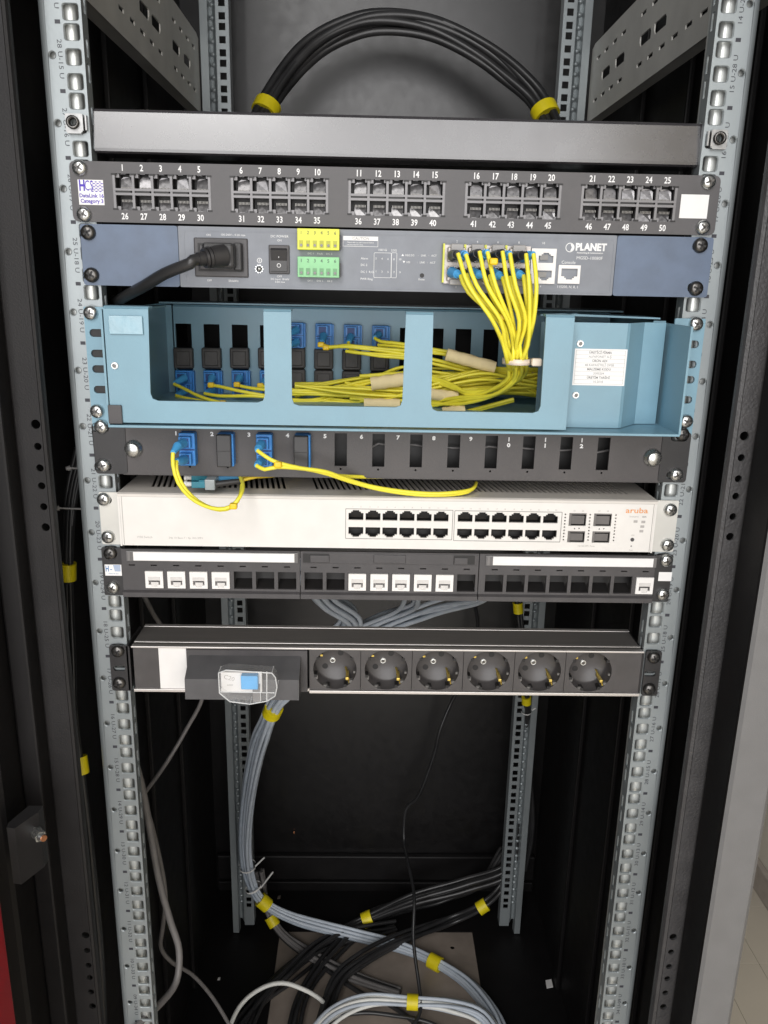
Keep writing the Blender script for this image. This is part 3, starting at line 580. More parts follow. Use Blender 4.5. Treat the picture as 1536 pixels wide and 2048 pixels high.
# ================================================================ 5 BLACK FIBRE PANEL
bp = thing('fiber_enclosure', 'black twelve slot fibre panel with thumb screws below the pale blue box', 'fibre panel', (0, 60, -326))
SX = [-162.8+30.45*i for i in range(12)]
b = MB(); b.plate(rrect(-217, 221, -325.5, -284, 1), [[(x-5, -316.4), (x+5, -316.4), (x+5, -289.4), (x-5, -289.4)] for x in SX]+[circ(x, -318.8, .9, 8) for x in SX], -3, 2)
b.box(-217, 221, -2.2, 190, -326.5, -325); b.build('face_plate', FIBP, bp)
b = MB(); b.box(-215, 218, 20, 21, -322, -286); b.build('inner_back', HOLE, bp)
b = MB(); 
for x in SX[5:]: b.tube([(x-10, 14, -300-random.random()*8), (x, 12, -299-random.random()*8), (x+10, 14, -303)], .9, 5)
b.build('inner_fiber', CGR, bp)
for s in (-1, 1):
    b = MB(); xa, xb = (-238.5, -213) if s < 0 else (219, 242); b.plate(rrect(xa, xb, -325.5, -284, 2.5), [rrect(s*232.5-7, s*232.5+7, z-3.4, z+3.4, 3) for z in (-319.5, -288)], -4, 2 if s < 0 else 3); b.build('ear', BLK, bp)
for px, py in ((203, 853), (207, 930), (1364, 868), (1352, 949)): screw(bp, px, py, -4.2, SCR if px != 1364 else SCRD)
for px, py in ((268, 897), (1304, 915)):
    q = P(px, py, -3); b = MB(); b.lathe((q.x, -3, q.z), [(7.2, 0), (7.2, -2.2), (5.6, -2.6), (5.6, -6.5), (5, -7.2), (.01, -7.2)], 20); b.box(q.x-5, q.x+5, -7.5, -7.1, q.z-.35, q.z+.35, 1); b.build('thumb_screw', [STEEL, DSTEEL], bp)
b = MB()
for i, px in enumerate((352, 424, 498, 575, 650, 723, 796, 868, 942)): b.text(str(i+1), X(px, 870), Z(px, 867+i*1.4), 3.2, -3.1, sx=1.15, bold=.2)
for i, px in ((10, 1018), (11, 1091), (12, 1164)):
    q = P(px, 879+(i-10), -3); b.text(str(i)[0], q.x, q.z, 3.2, -3.1, bold=.2); b.text(str(i)[1], q.x, q.z-4.8, 3.2, -3.1, sx=1.2, bold=.2)
b.build('slot_number', INKW, bp)
def sc2(cap):
    b = MB(); b.box(-6, 6.6, -9, 3, -13.2, 13.2, c=.7)
    if cap: b.box(-6.4, 5.2, -13, -8, -13, 13, 2, c=.8); b.box(-6.5, 5.3, -13.2, -12.8, -.3, .3, 3)
    else:
        for z in (-6.6, 6.6):
            b.box(-5, 4.4, -15, -8, z-4.6, z+4.6, c=.5); b.box(-3.4, 3, -15.5, -14.8, z-3.6, z+3.6, 1)
        b.box(-5.6, 6.2, -9.2, -8.8, -.6, .6, 1)
    return b.mesh('fiber_adapter', [SCB, mat('deep_blue_recess', (.01, .05, .2), .5), PLB, HOLE])
s_open, s_cap = sc2(0), sc2(1)
for i, me in ((0, s_open), (1, s_cap), (2, s_open), (3, s_cap)): put(me, 'fiber_adapter', (SX[i], -3, -303), bp)
# ================================================================ 6 WHITE SWITCH
ar = thing('white_switch', 'white managed switch with twenty four ports and orange logo', 'network switch', (0, 100, -386))
TL = [(-220.3, -341.2), (218.2, -342.2)]
PX1 = [X(712+34.05*k, 1030, -5) for k in range(6)]; PX2 = [X(930+34.1*k, 1035, -5) for k in range(6)]
def zrow(x, top): return (-356.6 if top else -371.0)-.5*(x+36)/180
holes = []
RA = lambda x, z, up: [(x-6.1, z-4.2*up), (x+6.1, z-4.2*up), (x+6.1, z+1.9*up), (x+4.1, z+1.9*up), (x+4.1, z+3.1*up), (x+2.7, z+3.1*up), (x+2.7, z+4.3*up), (x-2.7, z+4.3*up), (x-2.7, z+3.1*up), (x-4.1, z+3.1*up), (x-4.1, z+1.9*up), (x-6.1, z+1.9*up)]
for x in PX1+PX2: holes += [RA(x, zrow(x, 1), 1), RA(x, zrow(x, 0), -1)]
SFX = [(147.8, 162.2), (168.4, 183.2)]
for a, c in SFX: holes += [[(a, -363.2), (c, -363.2), (c, -352.2), (a, -352.2)], [(a, -377.6), (c, -377.6), (c, -367.6), (a, -367.6)]]
DOT = [circ(x, -353.4-2.75*k, .75, 8) for x in (144.6, 165.2, 186.6) for k in range(9)]
b = MB(); b.plate(rrect(-220.5, 218.4, -385.2, -342, 1.2), holes+DOT, -6.5, 2.2); b.build('face_plate', WHITE, ar)
b = MB(); b.box(-222, 220, -4.2, 205, -386, -384.4); b.box(-222.3, -220.8, -6, 205, -386, -341.5); b.box(218.7, 220.2, -6, 205, -386, -341.5); b.build('chassis', WHITE, ar)
vents = []
for i in range(88):
    x = -200+4.6*i
    if not -87 < x < -62:
        vents.append([(x, 16), (x+2.3, 16), (x-5.7, 66), (x-8, 66)])
b = MB(); vents.sort()
for i in range(0, len(vents), 6):
    g = vents[i:i+6]; sh_ = lambda x, y: x-8*(y-16)/50; xa = g[0][0][0]-1 if i else -222; xb = vents[i+6][0][0]-1 if i+6 < len(vents) else 220
    b.plate([(xa, 4), (xb, 4), (xb, 16), (xb-8, 66), (xb-8, 80), (xa-8 if i else xa, 80), (xa-8 if i else xa, 66), (xa, 16)] if i+6 < len(vents) else [(xa, 4), (xb, 4), (xb, 80), (xa-8, 80), (xa-8, 66), (xa, 16)], g, 0, 1.4, T=lambda c: (c.x, c.y, -341.5+c.z))
b.box(-222, 220, 80, 205, -342.2, -340.8); b.sheet([(-6.3, -343.6), (-6, -342), (-4.5, -341.3), (4, -341.3)], -222, 220, 1.4, 'x'); b.build('top_cover', mat('top_cover_paint', (.66, .62, .57), .5, var=.04), ar)
b = MB(); b.box(-218, 216, 6, 200, -352, -351); b.build('inner_board', HOLE, ar)
b = MB(); b.box(-36.6, 52, -6.2, -4, -377, -351.2); b.box(52.6, 142, -6.3, -4.1, -377.6, -351.6)
for a, c in ((-36.6, 52), (52.8, 142)):
    pass
bz = MB(); bz.plate(rrect(-36.8, 51.8, -377, -351, .5), [rrect(-36.3, 51.3, -376.5, -351.5, .4)], -6.7, .3); bz.plate(rrect(52.8, 142, -377.6, -351.3, .5), [rrect(53.3, 141.5, -377.1, -351.8, .4)], -6.7, .3); bz.build('port_bezel', mat('grey_bezel_line', (.26, .25, .24), .5), ar)
b = MB(); b.box(-219, 217.6, -6.75, -6.4, -343.7, -343.35); b.box(-218.9, -218.55, -6.75, -6.4, -384.6, -343.4); b.box(217.1, 217.5, -6.75, -6.4, -384.6, -343.4); b.build('panel_seam', mat('seam_grey', (.34, .32, .30), .5), ar)
for x in PX1+PX2: put(CAV, 'ethernet_port', (x, -4.4, zrow(x, 1)), ar); put(CAVD, 'ethernet_port', (x, -4.4, zrow(x, 0)), ar)
for a, c in SFX:
    for zt, zb in ((-352.2, -363.2), (-367.6, -377.6)):
        b = MB(); b.box(a, c, 6, 6.4, zb, zt, 0); b.box(a-.2, a, -4.5, 6, zb, zt, 0); b.box(c, c+.2, -4.5, 6, zb, zt, 0); b.box(a, c, -4.5, 6, zt, zt+.2, 0); b.box(a, c, -4.5, 6, zb-.2, zb, 0)
        b.box(a+2.4, c-1, -4.8, -3.8, zb+1, zt-2.6, 1, c=.3); b.box(a+.3, a+2.2, -5.6, -4, zb+.2, zt-.2, 2); b.box(a+.3, c-.3, -5.7, -4.2, zt-1.4, zt-.2, 2)
        b.build('sfp_port', [HOLE, mat('dark_shutter', (.12, .11, .105), .4), mat('sfp_cage_grey', (.16, .15, .145), .4, .4)], ar)
b = MB()
for a, c in SFX:
    for x, t in ((a+5.3, 1), (a+9, -1)): b.add([(x-.7, -6.75, -365.4-.6*t), (x+.7, -6.75, -365.4-.6*t), (x, -6.75, -365.4+.7*t)], [(0, 1, 2)])
b.text('on', 210.2, -354.4, 2.0, -6.6, sx=1.2); b.build('badge_lettering', INKB, ar)
b = MB(); b.text('aruba', 203.5, -349.4, 4.6, -6.6, sx=1.3, bold=.08); b.build('logo_lettering', INKO, ar)
b = MB(); b.text('instant', 201.6, -354.4, 1.7, -6.6, sx=1.2)
for i, x in enumerate(PX1+PX2):
    b.text(f'{2*i+1}', x-2.6, -349.4-.5*(x+36)/180, 1.25, -6.6); b.text(f'{2*i+2}', x+4, -349.4-.5*(x+36)/180, 1.25, -6.6)
for (a, c), t in zip(SFX, ('25', '27')): b.text(t, a+4, -350.2, 1.3, -6.6); b.text(str(int(t)+1), a+11, -350.2, 1.3, -6.6)
b.text('1G/10G SFP+ Ports', 164, -380.6, 1.3, -6.6); b.text('1930 Switch', -202, -378, 1.9, -6.6); b.text('24p 10 Base-T / 4p 10G SFP+', -168, -378.3, 1.7, -6.6)
b.text('LED', 202.3, -370.6, 1.2, -6.6); b.text('Reset', 202, -383.6, 1.0, -6.6)
b.build('face_lettering', mat('pale_grey_print', (.40, .38, .36), .5), ar)
b = MB()
for x, z in ((203.3, -358.6), (209.8, -358.9), (209.4, -362.9), (209, -366.9)): b.box(x-1.6, x+1.6, -6.75, -6.5, z-1.05, z+1.05)
b.build('status_light', INKG, ar)
b = MB(); b.cyl((202.2, -6.3, -374.4), (202.2, -7, -374.4), 1.6, n=14); b.cyl((201.9, -6.3, -380.1), (201.9, -6.65, -380.1), .6, n=8); b.build('button', PLD, ar)
for s in (-1, 1):
    b = MB(); xa, xb = (-238.5, -222.5) if s < 0 else (220.5, 239.5); b.plate(rrect(xa, xb, -386.2, -341.5, 1.5), [rrect(s*233-5, s*233+5, z-3.4, z+3.4, 3.2) for z in (-348, -380)], -2, 1.8); b.box(s*222.5-.7+(0 if s < 0 else -2), s*222.5+.7+(0 if s < 0 else -2), -2, 60, -386, -341.5); b.build('mounting_ear', ZINCL, ar)
for px, py in ((208, 998), (217, 1073), (1340, 1019), (1334, 1089)): screw(ar, px, py, -2)
# ================================================================ 7 KEYSTONE PANEL
kp = thing('keystone_panel', 'black twenty four way keystone patch panel holding ten white jacks', 'patch panel', (0, 10, -432))
KX = [[-215+18.5*k for k in range(8)], [-63.2+18.4*k for k in range(8)], [89.3+18.3*k for k in range(8)]]
KX[0][0] = -214.8
WHT = {(0, 1), (0, 2), (0, 3), (0, 4), (1, 2), (1, 3), (1, 4), (1, 5), (1, 6), (2, 7)}
for mI, (xa, xb) in enumerate(((-223, -74.8), (-74, 75.4), (76.2, 225))):
    hs = [[(x-7.7, -423.6), (x+7.7, -423.6), (x+7.7, -408), (x-7.7, -408)] for x in KX[mI]]+[[(x-2.6, -404), (x+2.6, -404), (x+2.6, -402.9), (x-2.6, -402.9)] for x in KX[mI]]
    hs = [h for h in hs if h[0][0] > xa+.5 and h[1][0] < xb-.5]
    b = MB(); b.plate([(xa, -431), (xb, -431), (xb, -389.5), (xa, -389.5)], hs, -4, 3); b.prism([(-4, -425.5), (-6.5, -427), (-6.5, -431), (-4, -431)], xa, xb, 'x'); mo = b.build('jack_frame', PLD, kp)
    b = MB(); b.box(xa+1, xb-1, 10, 11, -428, -400)
    for x in KX[mI]:
        b.add([(x-7.7, -1.2, -423.6), (x+7.7, -1.2, -423.6), (x+7.7, 9.5, -419), (x-7.7, 9.5, -419)], [(0, 1, 2, 3)])
    b.build('jack_well', HOLE, mo)
    if mI != 1:
        la, lc2 = (-212.6, -79) if mI == 0 else (87, 222.5)
        b = MB(); b.box(la-6, lc2+3, -5.6, -3.9, -399.6, -390.6, c=.5); b.build('label_window', mat('clear_strip', (.16, .155, .155), .15, var=.1), mo)
        b = MB(); b.box(la, lc2, -6.1, -5.5, -398.8, -391.2, c=.3); b.build('label_strip', LABEL, mo)
        b = MB(); b.box(la-4.6, la-2.6, -6, -5.4, -399, -391.2); b.build('strip_end', WHITEP if False else CGR, mo)
    else:
        b = MB(); b.box(-72, 74, -4.6, -3.9, -399.8, -390.4, c=.3); b.box(-72, -50, -4.9, -4.4, -399, -391, 1); b.box(-66, -50, -5.8, -4.4, -398.6, -392.4, c=.4); b.box(-13, 14, -5.6, -4.4, -398.6, -391.4, c=.5); b.box(54, 72, -4.9, -4.4, -399, -391, 1); b.box(54.6, 66, -5.8, -4.4, -398.8, -393, c=.4); b.build('label_bay', [PLD, HOLE], mo)
def keyjack():
    b = MB(); b.plate([(-7.4, -7.4), (7.4, -7.4), (7.4, 7.4), (-7.4, 7.4)], [[(-4.8, -.6), (4.8, -.6), (4.8, -4.6), (2.4, -4.6), (2.4, -6), (-2.4, -6), (-2.4, -4.6), (-4.8, -4.6)][::-1]], -1.5, 3)
    b.box(-5, 5, 1.5, 1.9, -6.2, 2, 1); b.box(-4.9, 4.9, -1.9, -1.3, -.4, 2.6, 2); b.box(-2.6, 3, -1.1, 0, -1.9, -.9, 3); b.box(-3, 3.2, -.6, 1, -6, -2.2, 2)
    return b.mesh('keystone_jack', [WHITEP, CGR, mat('shade_white_plastic', (.62, .60, .58), .4), PLB])
KJ = keyjack()
for mI, k in sorted(WHT): put(KJ, 'keystone_jack', (KX[mI][k], -4, -415.8), kp)
for s in (-1, 1):
    b = MB(); xa, xb = (-239.5, -222) if s < 0 else (224.5, 240); b.plate(rrect(xa, xb, -431, -389, 1), [], -3, 2); b.build('ear', BLK, kp)
b = MB(); b.box(-237.6, -223.8, -3.3, -3, -413.4, -403.6); st = b.build('sticker', LABEL, kp, label='tiny white sticker with blue print')
b = MB(); b.text('H', -235.6, -407.4, 5, -3.4, sx=.6, bold=.2); b.text('-', -232.4, -407.4, 5, -3.4)
for r in range(6): b.box(-230.5+r*.2, -224.6, -3.4, -3.3, -404.6-r*.95, -404.1-r*.95)
b.text('DataLink Cat', -230.6, -411.6, 1.1, -3.4); b.build('sticker_print', INKT, st)
q = P(1330, 1153, -3); b = MB(); b.box(q.x-5.6, q.x+5.6, -3.3, -3, q.z-4, q.z+4); b.build('sticker', LABEL, kp, label='blank white sticker')
screw(kp, 221, 1106, -3, SCRD); screw(kp, 226, 1174, -3); screw(kp, 1332, 1120, -3); screw(kp, 1325, 1188, -3)
# ================================================================ 8 POWER STRIP
pd = thing('power_strip', 'black and aluminium power strip with six round sockets and a breaker', 'power strip', (0, 20, -521))
b = MB(); b.box(-220, 224.4, 17, 44, -520, -479.5); b.box(-220, 224.4, .2, 17.2, -520, -518.6); b.box(-220, -199, .8, 17, -518.7, -479.5); b.build('body', PLB, pd)
b = MB()
for y0, y1, z in ((-4, 1, -477.4), (6, 9, -477.7), (39, 44, -477.6)): b.box(-220.4, 224.6, y0, y1, z-1.6, z, c=.3)
b.box(-220.4, -168, -4, 3, -520.8, -518.2, c=.3); b.box(-67.5, 224.6, -4, 3, -520.8, -518.2, c=.3); b.box(-168, -67.5, 0, 3, -520.8, -518.2); b.build('aluminium_edge', ALU, pd)
b = MB(); b.box(-220.4, 224.6, 1, 39, -479.4, -478); b.build('aluminium_top', ALUD, pd)
for xa, xb in ((-219.6, -197.8), (199.9, 224)): b = MB(); b.box(xa, xb, -2, 1, -518.2, -479, c=.4); b.build('blank_insert', SOCK, pd)
b = MB(); b.box(-197.6, -173.6, -2.4, 1, -518.2, -479, c=.3); b.build('white_insert', WHITEP, pd)
SKX = [-45.1+44.85*k for k in range(6)]
def sock_mesh():
    b = MB(); b.plate([(-22.2, -19.6), (22.2, -19.6), (22.2, 19.4), (-22.2, 19.4)], [circ(0, 0, 18.9, 36)], -2.2, 2.4)
    b.lathe((0, -2.4, 0), [(18.9, 0), (18.7, 14), (17, 16), (.01, 16)], 36); f = b.mesh('socket', [SOCK]); return f
def sock_holes():
    b = MB()
    for x, z in ((-9.3, -4.6), (4.4, 8.4)): b.cyl((x, 13.3, z), (x, 13.8, z), 2.6, n=14)
    for a in (35, 145, 200, 250, 300): 
        t = math.radians(a); b.box(18*math.cos(t)-1.3, 18*math.cos(t)+1.3, -2.5, 5, 18*math.sin(t)-1.3, 18*math.sin(t)+1.3)
    return b.mesh('pin_hole', [HOLE])
def sock_clip():
    b = MB(); b.box(9.3, 12, -1.8, 12, -10.4, -8, c=.3); b.add([(8, 12, -4), (10, 12, -4.6), (14, -1, -13), (12, -1, -14)], [(0, 1, 2, 3)]); me = b.mesh('earth_clip', [BRASS]); b = MB(); b.box(-13, -10.8, 2, 12.5, 10.4, 12); return me, b.mesh('earth_clip', [BRASS])
def sock_tab():
    b = MB(); b.box(12.6, 15.6, -2, 2, -12.8, -10.4); b.box(-17, -15, -2, 1, -9.5, -6); b.box(-10, -6.6, -2, .5, -17, -15.2); b.box(16, 17.8, -2, .5, -3.6, -1.6); return b.mesh('shutter_rib', [mat('rib_plastic', (.13, .125, .12), .35)])
sm_, hm_, cm_, tm_ = sock_mesh(), sock_holes(), sock_clip(), sock_tab()
for x in SKX:
    o = put(sm_, 'socket', (x, -.2, -498.2), pd); q = (x, -.2, -498.2)
    put(hm_, 'pin_hole', q, o); put(cm_[0], 'earth_clip', q, o); put(cm_[1], 'earth_clip', q, o); put(tm_, 'shutter_rib', q, o)
    sc = put(SCRS, 'screw', (x-2.6, 13.4, -498.2+1.6), o); sc.rotation_euler = (0, random.random()*3, 0)
b = MB(); b.prism([(-2.4, -479.2), (-4.6, -480), (-4.6, -519), (-2.4, -519)], -173, -69, 'x'); b.box(-173, -69, -2.4, 1, -519, -479.2); b.build('breaker_surround', PLD, pd)
b = MB(); b.prism([(-4, -484.5), (-26, -496.5), (-27, -515), (-4, -519)], -170.5, -74.5, 'x'); hs_ = b.build('breaker_housing', mat('breaker_grey_plastic', (.075, .073, .076), .42, bump=.08, bscale=1500), pd)
A = P(437, 1342, -30); B2 = P(553, 1404, -30)
b = MB(); b.box(A.x+1.5, B2.x-12, -29.2, -26, Z(470, 1384, -29), Z(470, 1345, -29), c=.5); br = b.build('breaker_body', WHITEP, pd)
b = MB(); b.box(X(482, 1362, -34), X(516, 1362, -34), -35.5, -29, Z(500, 1379, -35), Z(500, 1352, -35), c=.7); b.build('breaker_toggle', SCB2, br)
b = MB(); b.box(B2.x-20, B2.x-13, -30, -26, -516, -498.5, c=.5); b.build('breaker_edge', CGR, br)
b = MB(); zz = Z(460, 1356, -29); b.text('C20', A.x+8.5, zz, 4, -29.35, rot=-.3); b.text('6000', A.x+9, zz-6.5, 1.8, -29.35); b.build('breaker_print', INKG, br)
b = MB(); cl = [(P(u, v_, -40).x, P(u, v_, -40).z) for u, v_ in ((437, 1346), (452, 1340), (544, 1346), (551, 1355), (554, 1375), (550, 1392), (534, 1402), (500, 1408), (460, 1403), (439, 1386))]; z1, z2 = cl[1][1], Z(495, 1384, -40)
n = len(cl); vv = [(x, -40, z) for x, z in cl]+[(x, -28, z) for x, z in cl]
b.add([(x, -40, z) for x, z in cl], [tuple(range(n))]); b.add(vv, [(i, (i+1) % n, n+(i+1) % n, n+i) for i in range(n)]); co_ = b.build('breaker_cover', CLEAR, pd)
b = MB(); loop = [Vector((x, -40.2, z)) for x, z in cl]+[Vector((cl[0][0], -40.2, cl[0][1]))]
for i in range(n): b.cyl(loop[i], loop[i+1], .55, n=6)
for i in (0, 2, 4, 6, 7, 9): b.cyl((cl[i][0], -40, cl[i][1]), (cl[i][0], -28, cl[i][1]), .4, n=6)
b.cyl((cl[0][0]+1, -40.2, z2), (cl[4][0]-2, -40.2, z2-.4), .45, n=6); b.cyl((cl[7][0]+9, -40.2, cl[6][1]), (cl[7][0]+9, -40.2, z1-1), .4, n=6); b.cyl((cl[7][0]+14, -40.2, cl[6][1]), (cl[7][0]+14.5, -40.2, z1-1), .6, n=6)
b.build('cover_rim', mat('clear_cover_rim', (.85, .86, .86), .12, spec=.8), co_); MATS['clear_cover_rim'].node_tree.nodes['Principled BSDF'].inputs['Alpha'].default_value = .55  # thin bright bars added as highlights on the cover's edges
for s in (-1, 1):
    b = MB(); xa, xb = (-239.5, -222) if s < 0 else (226.5, 240.5); b.plate(rrect(xa, xb, -520.5, -477.5, 2), [rrect(s*232-5, s*232+7-2, -501.5, -496.5, 2)], -3, 2); b.box(min(s*223.5, s*225), max(s*223.5, s*225), -3, 40, -520, -478); b.build('end_bracket', BLK, pd)
for px, py in ((236, 1301), (239, 1365), (1307, 1314), (1298, 1377)): screw(pd, px, py, -3, SCRD if False else screw_mesh.__defaults__ and SCRD)
# ================================================================ CABLES
def cable(name, label, cat, pts, r, mt, group=None, n=8):
    b = MB(); b.tube(pts, r, n); o = b.build(name, mt); return tag(o, label, cat, group)
def scr(p):
    d = p-CAM; z = d.dot(F_); return 768+FPX*d.dot(R_)/z, 1024-FPX*d.dot(U_)/z
def near(q, px, py): return min(range(len(q)), key=lambda i: (scr(q[i])[0]-px)**2+(scr(q[i])[1]-py)**2)
def pinch(c, q, bi, ox, oz):
    # under a band the cables are drawn together
    if not bi: return c
    out = []
    for i, p in enumerate(c):
        f = min(1, min(max(0, abs(i-k)-1.5)/9 for k in bi)); f = f*f*(3-2*f); out.append(q[i]+(p-q[i])*(.74+.26*f))
    return out
def bundle(name, label, pts, n, r, R, mts, bands=(), group=None, wob=2.0, seed=1, cat='cable bundle', ties=()):
    q = smooth_path(pts, 9.0); t = thing(name, label, cat, pts[len(pts)//2], group); rnd = random.Random(seed)
    offs = []
    for i in range(n):
        rad = R*math.sqrt((i+.5)/n); a = i*2.39996+seed; offs.append((rad*math.cos(a), rad*math.sin(a)))
    bi = [near(q, px, py) for px, py, hl, mt in bands]
    for i, (ox, oz) in enumerate(offs):
        b = MB(); b.tube(pinch(offset_path(q, ox, oz, wob, seed*50+i), q, bi, ox, oz), r, 7, raw=True); b.build('cable', mts[i % len(mts)], t)
    for px, py, hl, mt in bands:
        i = near(q, px, py); c = q[i]; d = (q[min(i+1, len(q)-1)]-q[max(i-1, 0)]).normalized(); e = q[min(i+1, len(q)-1)]; b = MB()
        b.tube([q_ for q_ in (c-d*hl, c-d*hl*.5, c, c+d*hl*.5, c+d*hl)], R*.74+r*1.12+wob*.5, 16, raw=True); b.build('tape_band', mt, t)
    for px, py, mt, tail in ties:
        i = min(near(q, px, py), len(q)-2); d = (q[i+1]-q[i]).normalized(); b = MB(); b.cyl(q[i]-d*1.6, q[i]+d*1.6, R+r*1.3, n=16, caps=False)
        e = q[i]+Vector((R+r, -3, 2)); b.tube([e, e+Vector(tail)*.5, e+Vector(tail)], 1.5, 5); b.build('cable_tie', mt, t)
    return t
# the arch of black cables behind the shelf
bundle('cable_bundle', 'thick black cable bundle arching high across the back panel', [P(470, 420, 470), P(500, 300, 520), P(545, 195, 560), P(620, 100, 590), P(700, 52, 600), P(775, 38, 602), P(870, 52, 600), P(965, 100, 590), P(1045, 165, 570), P(1085, 215, 555), P(1120, 300, 520)], 9, 5.6, 14, [CBK], [(526, 216, 8, TAPE), (1088, 225, 8, TAPE)], 'cable bundles', 3.5, 3)
# yellow tape collars are broad: extra wraps just above the shelf
# pale blue bundle down from the power strip
bundle('cable_bundle', 'pale blue network cable bundle falling from behind the power strip and turning across the floor', [P(600, 1130, 150), P(650, 1195, 190), P(705, 1242, 240), P(640, 1310, 290), P(578, 1378, 320), P(556, 1402, 330), P(538, 1440, 350), P(515, 1510, 420), P(497, 1610, 500), P(492, 1700, 545), P(503, 1765, 560), P(528, 1805, 558), P(590, 1838, 555), PZ(700, 1868, -1308), PZ(800, 1895, -1312), PZ(870, 1925, -1314), PZ(935, 1968, -1314), PZ(985, 2030, -1314), PZ(1010, 2090, -1314)], 11, 3.1, 11, [CBL, CBL, CBL, mat('slate_cable_jacket', (.33, .38, .44), .45)], [(540, 1420, 8, TAPE), (526, 1803, 10, TAPE), (868, 1926, 11, TAPE)], 'cable bundles', 2.5, 5, ties=[(492, 1735, NYL, (16, 0, 18)), (508, 1772, NYL, (22, -4, 36))])
bundle('cable_bundle', 'pale blue cables crossing behind the gap between keystone panel and power strip', [P(1010, 1150, 150), P(960, 1198, 190), P(850, 1225, 260), P(780, 1242, 300), P(720, 1275, 320), P(690, 1330, 330)], 5, 3.0, 9, [CBL], [], 'cable bundles', 4, 9)
bundle('cable_bundle', 'small pale blue cable fan hanging under the middle of the keystone panel', [P(835, 1130, 160), P(828, 1190, 200), P(812, 1220, 260), P(760, 1240, 300), P(700, 1262, 320)], 4, 3.0, 8, [CBL], [], 'cable bundles', 3, 11)
# black bundles on the cabinet base
bundle('cable_bundle', 'black cable bundle rising from the base to the lower right rear rail', [P(1035, 1640, 605), P(1020, 1735, 610), P(930, 1772, 600), P(830, 1800, 596), PZ(735, 1838, -1308), PZ(690, 1860, -1316), PZ(620, 1905, -1318), PZ(550, 1965, -1318), PZ(470, 2060, -1318)], 8, 4.0, 11, [CBK], [(731, 1836, 9, TAPE)], 'cable bundles', 3, 13)
bundle('cable_bundle', 'black cable bundle with a yellow looped tag end near the right rear rail', [P(1030, 1700, 612), P(1008, 1770, 606), P(965, 1813, 585), PZ(900, 1842, -1305), PZ(800, 1880, -1302), PZ(725, 1920, -1302), PZ(675, 1965, -1310), PZ(640, 2060, -1316)], 6, 3.8, 9, [CBK], [(962, 1814, 9, TAPE)], 'cable bundles', 2.5, 17)
bundle('cable_bundle', 'short black cable bundle below the left rear rail with bright yellow tape', [P(518, 1740, 600), P(530, 1800, 592), P(545, 1842, 582), PZ(575, 1880, -1318), PZ(640, 1925, -1323), PZ(720, 1960, -1324), PZ(800, 1985, -1324)], 6, 3.6, 8, [CBK, CGR], [(541, 1838, 9, TAPE)], 'cable bundles', 2, 19)
bundle('cable_bundle', 'pale cable bundle looping along the front of the base with yellow tape', [PZ(610, 2090, -1300), PZ(665, 2028, -1296), PZ(735, 2000, -1292), PZ(825, 2004, -1290), PZ(900, 2012, -1292), PZ(965, 2035, -1302), PZ(1010, 2100, -1316)], 8, 3.0, 10, [CBL, CWH], [(825, 2000, 9, TAPE)], 'cable bundles', 3, 23)
bundle('cable_bundle', 'loose black cables crossing the cover plate towards the lower left corner', [PZ(790, 1850, -1318), PZ(700, 1872, -1316), PZ(640, 1900, -1314), PZ(575, 1950, -1314), PZ(520, 2000, -1316), PZ(480, 2090, -1318)], 5, 3.4, 11, [CBK], [], 'cable bundles', 5, 37)
bundle('cable_bundle', 'black cables sweeping along the rear of the cabinet base from the right corner', [P(1010, 1700, 640), P(960, 1765, 640), PZ(880, 1800, -1312), PZ(790, 1822, -1316), PZ(730, 1850, -1322), PZ(650, 1925, -1324), PZ(600, 2000, -1324), PZ(580, 2090, -1324)], 6, 3.8, 12, [CBK], [], 'cable bundles', 5, 41)
cable('black_cable', 'black cable curving under the front pale loop towards the bottom edge', 'cable', [PZ(640, 2090, -1316), PZ(665, 2040, -1310), PZ(720, 2026, -1304), PZ(780, 2030, -1306), PZ(860, 2046, -1316), PZ(930, 2090, -1322)], 3.4, CBK)
cable('black_cable', 'dark cable running diagonally beneath the other bundles on the cover plate', 'cable', [PZ(560, 1870, -1326), PZ(640, 1930, -1326), PZ(720, 1985, -1326), PZ(780, 2010, -1326), PZ(850, 2060, -1326)], 4, CBK)
cable('white_cable', 'single white cable arched over the base at the lower left', 'cable', [PZ(445, 2090, -1300), PZ(478, 2015, -1280), PZ(520, 1978, -1262), PZ(565, 1966, -1258), PZ(610, 1980, -1270), PZ(640, 1998, -1296), PZ(655, 2015, -1320)], 3.6, CWH)
cable('black_cable', 'thin black cable hanging from behind the power strip to the base', 'cable', [P(945, 1190, 560), P(955, 1260, 600), P(930, 1360, 640), P(905, 1400, 650), P(880, 1460, 640), P(868, 1510, 640), P(838, 1590, 640), P(812, 1620, 650), P(808, 1680, 640), P(815, 1720, 590), P(828, 1790, 520), P(827, 1880, 470), P(838, 1970, 420), PZ(842, 2010, -1290), PZ(832, 2042, -1300), PZ(800, 2075, -1310)], 3.0, CBK)
cable('grey_cable', 'thick grey cable hanging inside the left front rail and curving out at the bottom', 'cable', [P(262, 1500, 60), P(283, 1570, 70), P(300, 1660, 80), P(318, 1760, 80), P(340, 1840, 80), P(358, 1900, 75), P(352, 1965, 60), P(318, 2010, 30), P(280, 2045, 0), P(260, 2090, -20)], 3.8, CGR)
cable('grey_cable', 'thin grey cable making a narrow loop beside the thick grey one', 'cable', [P(262, 1500, 110), P(290, 1600, 120), P(318, 1710, 130), P(331, 1790, 135), P(326, 1850, 150), P(322, 1895, 170), P(345, 1925, 190), P(385, 1950, 220), P(425, 1995, 240), P(465, 2060, 250)], 2.6, CGR)
